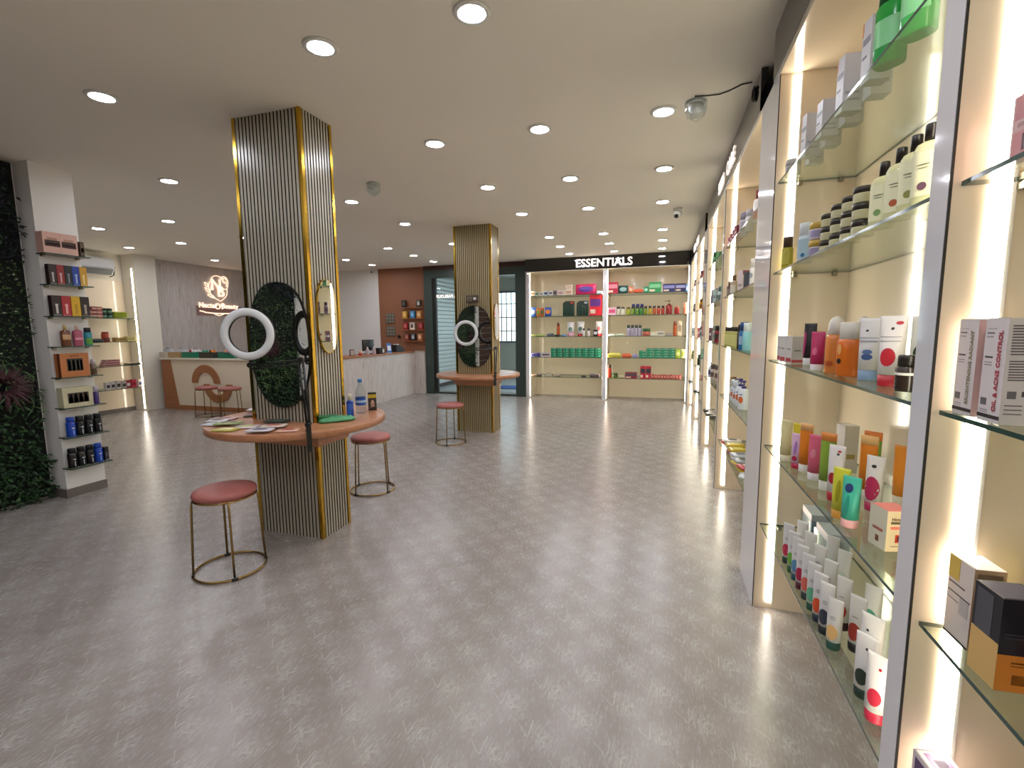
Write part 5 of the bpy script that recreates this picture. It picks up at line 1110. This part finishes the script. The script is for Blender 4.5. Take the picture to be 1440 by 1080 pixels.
# ================================================================ far left cabinet goods
def lc(i, px, X=-8.90): return Vector((X, atx(px, 500, X).y, SHZ[i]+.0006))
LS = lambda i: f'{SN[i]} shelf of far left cabinet'
for k, (px, c, nm) in enumerate(((131, '#8a3a30', 'brick red'), (138, '#7a2f28', 'dark red'), (145, '#96483a', 'red brown'))):
    for j in range(3 if k else 2): carton(lc(3, px)+Vector((0, 0, j*.0605)), PR, .08, .07, .06, c, [('F', .1, .9, .3, .7, '#c9a08c')], desc=f'{nm} tin box, layer {["one", "two", "three"][j]}', shelf=LS(3), flap=False)
for k, px in enumerate((152, 160)):
    for j in range(2): jar(lc(3, px)+Vector((0, 0, j*.081)), PR, .042, .08, '#2c4a34', '#1e2a22', '#6a8a70', desc=f'{"upper" if j else "lower"} dark green jar', shelf=LS(3))
for k, px in enumerate((169, 178)):
    for j in range(4): sachet(lc(3, px)+Vector((0, 0, j*.0275)), PR+RND.uniform(-.1, .1), .115, .10, .026, '#9aa62c', '#d0d67a', desc='lime', shelf='x', group='lime packets', fixed=f'{["bottom", "second", "third", "top"][j]} lime packet of {"right" if k else "left"} pile, upper shelf of far left cabinet')
bottle(lc(2, 151), PR, .17, .055, '#a8452e', '#8a2a20', 'wide', .055, 2, (.1, .4, '#5a2418'), desc='red tapered candle cup', shelf=LS(2), body=.9, name='candle_cup')
sachet(lc(2, 138), PR, .17, .12, .055, '#2f3238', '#5a5f66', desc='dark folded pouch', shelf=LS(2))
carton(lc(2, 170), PR, .16, .10, .07, '#a88a3e', [('F', .05, .95, .4, .7, '#7a5f24')], desc='gold flat box', shelf=LS(2), flap=False)
carton(lc(2, 184), PR, .125, .10, .085, '#cdbd7a', [('F', .05, .95, .35, .65, '#b09a50')], desc='pale gold box', shelf=LS(2), flap=False)
for j in range(3): carton(lc(1, 153)+Vector((0, .01*j, j*.0375)), PR, .25-.02*j, .12, .037, '#b98a88', [('F', .05, .95, .2, .8, '#8a5450')], desc=f'pink flat box, {["bottom", "middle", "top"][j]} of pile', shelf=LS(1), flap=False)
carton(lc(1, 185), PR, .20, .13, .03, '#3a332e', [('T', .05, .95, .05, .95, '#d0c8b4')], desc='dark flat tray box', shelf=LS(1), flap=False)
for k, (px, c, c2, nm) in enumerate(((146, '#c4beb8', '#3a3236', 'white black'), (153, '#bdb4ae', '#2f282c', 'grey black'), (161, '#c2bab4', '#26222a', 'pale black'), (169, '#b8b0aa', '#3a2a2a', 'stone'), (175, '#a82a34', '#e0d6d0', 'red white'), (183, '#c83a50', '#8a1a2a', 'crimson'), (192, '#cfc4bc', '#3a4a6a', 'white blue'))):
    carton(lc(0, px), PR, .07, .06, .125+.005*(k % 3), c, [('F', .15, .85, .25, .65, c2)], desc=f'{nm} small carton', shelf=LS(0), flap=False)
# ================================================================ terracotta wall: boxes on little ledges
WB = [[(521, 429, '#17120f', '#5a564e', 'black'), (542, 427, '#17120f', '#b9b2a4', 'black silver')], [(527, 0, '#c9922e', '#e6c070', 'gold'), (538, 0, '#2a7ab0', '#8ac0e0', 'sky blue'), (547, 0, '#b9762e', '#e0c090', 'copper')],
      [(527, 0, '#9a1e22', '#c9686a', 'red'), (537.5, 0, '#dcd2c6', '#6a4a44', 'white'), (549, 0, '#8a1a20', '#b85a5a', 'dark red')], [(529, 0, '#7a2a20', '#b0806a', 'rust'), (538.5, 0, '#15131a', '#b9b9c0', 'black white'), (549, 0, '#b0683e', '#e0c0a0', 'tan')]]
bxs = [560+v/10.8 for v in ()]
rowz = [(aty(580, y, 9.30).z) for y in (432, 447.5, 463.5, 479)]
cols_px = [[569, 589.5], [569.5, 580.5, 589.5], [570, 579.5, 591.5], [571.5, 580.5, 590]]
rn = ['top', 'second', 'third', 'lowest']
for r_, (zb, L) in enumerate(zip(rowz, WB)):
    xa = aty(566, 450, 9.30).x; xb = aty(595, 450, 9.30).x
    t = thing('wall_ledge', f'thin brown ledge on the terracotta wall, {rn[r_]} row', 'shelf', ((xa+xb)/2, YB, zb), 0)
    G().box(-(xb-xa)/2, (xb-xa)/2, -.10, 0, -.012, 0).build('ledge_board', BRN, t); G().box(-(xb-xa)/2+.02, (xb-xa)/2-.02, -.012, 0, -.04, -.012).build('support_rail', BRN, t)
    for (q, px) in enumerate(cols_px[r_]):
        _, _, c, c2, nm = L[q]
        carton(Vector((aty(px, 450, 9.31).x, 9.315, zb+.0006)), 0, .105, .05, .155, c, [('F', .2, .8, .25, .75, c2), ('F', .1, .9, .85, .9, c2)], desc=f'{nm} perfume box', shelf=f'{rn[r_]} ledge of terracotta wall', flap=False)
# ================================================================ on the near table
TZ = TT+.0006
tb = 'round table at near column'
def tp(px, py): return atz(px, py, TZ)
packs = [((303, 590), 20, .16, .12, '#c9a0a8', '#7a3a48', 'dusty pink pouch'), ((340, 575), 30, .15, .11, '#d6d2d6', '#8a8fa0', 'white grey pouch'), ((296, 598), 8, .16, .11, '#d0cfd4', '#e6e6e8', 'white flat pouch'), ((322, 598), 28, .17, .10, '#9aa868', '#2a3a24', 'green black pouch'), ((347, 601), 24, .15, .10, '#c9bcc0', '#b0b84a', 'pale lilac pouch'), ((385, 602), 26, .15, .10, '#d6c4b8', '#c06a54', 'white orange pouch'), ((372, 585), 40, .15, .10, '#2a2420', '#6a3a34', 'dark brown pouch'), ((408, 590), 12, .16, .10, '#26322a', '#3a4a3a', 'black green pouch'), ((312, 606), 14, .15, .10, '#b9b048', '#e6e0a0', 'yellow green pouch'), ((366, 608), 20, .15, .10, '#c9c4cc', '#6a6f80', 'white silver pouch'), ((405, 606), 30, .13, .09, '#cfa898', '#b0503c', 'peach pouch'), ((285, 596), 15, .13, .10, '#d9d8dc', '#3a3a40', 'white black-edged pouch')]
cc = Vector(((CX0+CX1)/2, 2.653))
for k, ((px, py), rz, w, d_, c, c2, nm) in enumerate(packs):
    P = tp(px, py); q = P.xy-cc; m_ = max(abs(q.x)/(CW/2+.09), abs(q.y)/(CDp/2+.075))
    if m_ < 1: q = q/m_
    if q.length > .50: q = q*(.50/q.length)
    P.x, P.y = cc.x+q.x, cc.y+q.y
    P.z += .0112*(k % 2)
    sachet(P, deg(rz), w, d_, .010, c, c2, desc=nm, shelf=tb)
A_, B_ = tp(436, 593), tp(474, 589); P = (A_+B_)/2; an = math.atan2(B_.y-A_.y, B_.x-A_.x); P.x = max(P.x, CX1+.09)
t = thing('green_pouch', 'crumpled bright green pouch on the near table beside the column', 'pouch', P, an)
gg = G().loft([(0, .10, .045, 3.5), (.008, .115, .055, 4), (.02, .11, .05, 3.5), (.03, .085, .034, 2.6), (.034, .04, .012, 2)], 26); rr = random.Random(5)
gg.v = [(a+rr.uniform(-.008, .008), b+rr.uniform(-.007, .007), c if c == 0 else c+rr.uniform(-.006, .007)) for a, b, c in gg.v]; gg.build('pouch_body', mat('#4f9a68', .35), t)
gg = G().loft([(.026, .055, .02, 2.4), (.036, .06, .024, 3), (.046, .04, .012, 2)], 18, x=-.055, y=.012); gg.v = [(a+rr.uniform(-.006, .006), b+rr.uniform(-.005, .005), c+rr.uniform(-.004, .005)) for a, b, c in gg.v]; gg.build('folded_flap', mat('#1f6a34', .35), t)
# water bottle
P = tp(508, 581); t = thing('water_bottle', 'clear water bottle with blue cap and label on the near table', 'bottle', P)
S = [(0, .031, .031, 2), (.006, .036, .036, 2), (.06, .036, .036, 2), (.075, .0335, .0335, 2), (.09, .036, .036, 2), (.155, .036, .036, 2), (.19, .024, .024, 2), (.215, .0125, .0125, 2), (.232, .0125, .0125, 2)]
G().loft(S, 20).build('bottle_body', CLEAR, t); G().loft([(.228, .0155, .0155, 2), (.25, .0155, .0155, 2)], 16).build('cap', mat('#2a6fb0', .4), t)
lb_ = G().loft([(.062, .0368, .0368, 2), (.118, .0368, .0368, 2)], 20, cap=False).build('label_wrap', mat('#1d4fa0', .35), t); G().loft([(.082, .0372, .0372, 2), (.098, .0372, .0372, 2)], 20, cap=False).build('label_stripe', mat('#a9c4e6', .35), t)
P = tp(493, 586); bottle(P, 0, .16, .024, '#1b3f9a', '#c9c4b0', 'screw', .024, 2, (.1, .6, '#2f5fc0'), desc='blue', shelf='x', name='spray_can', cat='spray can', fixed='blue spray can standing on the near table beside the column')
P = tp(524, 576.5); carton(P, deg(35), .06, .045, .135, '#2e2320', [('F', 0, 1, .70, .90, '#c9a82a'), ('F', 0, 1, .9, 1, '#1f1f14'), ('F', .3, .75, .2, .5, '#b08a74'), ('F', .42, .64, .42, .58, '#d6b49a'), ('F', .1, .4, .12, .2, '#6a5348')], desc='dark', shelf='x', fixed='dark brown and yellow carton at the right end of the near table')
# white papers on the far table
P = Vector((-2.02, 6.22, TZ)); t = thing('paper_sheet', 'white sheet of paper lying on the far column table', 'paper', P, .5)
G().box(-.08, .08, -.10, .10, 0, .001).build('sheet', mat('#e6e8ec', .5), t); G().box(-.05, .03, .02, .03, .001, .0014).build('printed_line', mat('#5a6a9a', .5), t)

# ================================================================ labels for the goods: place along the shelf, counted in the photo
byshelf = {}
for (t, desc, shelf, group, fixed) in PROD:
    if fixed: t['label'] = fixed
    else: byshelf.setdefault(shelf, []).append((t, desc))
    if group: t['group'] = group
for shelf, L in byshelf.items():
    L.sort(key=lambda e: pxx(e[0].location))
    cnt = {}
    for t, desc in L: cnt[desc] = cnt.get(desc, 0)+1
    for i, (t, desc) in enumerate(L):
        t['label'] = f'{desc}, {ordn(i)} from left on {shelf}'
        t['group'] = f'goods on {shelf}' if 'group' not in t else t['group']
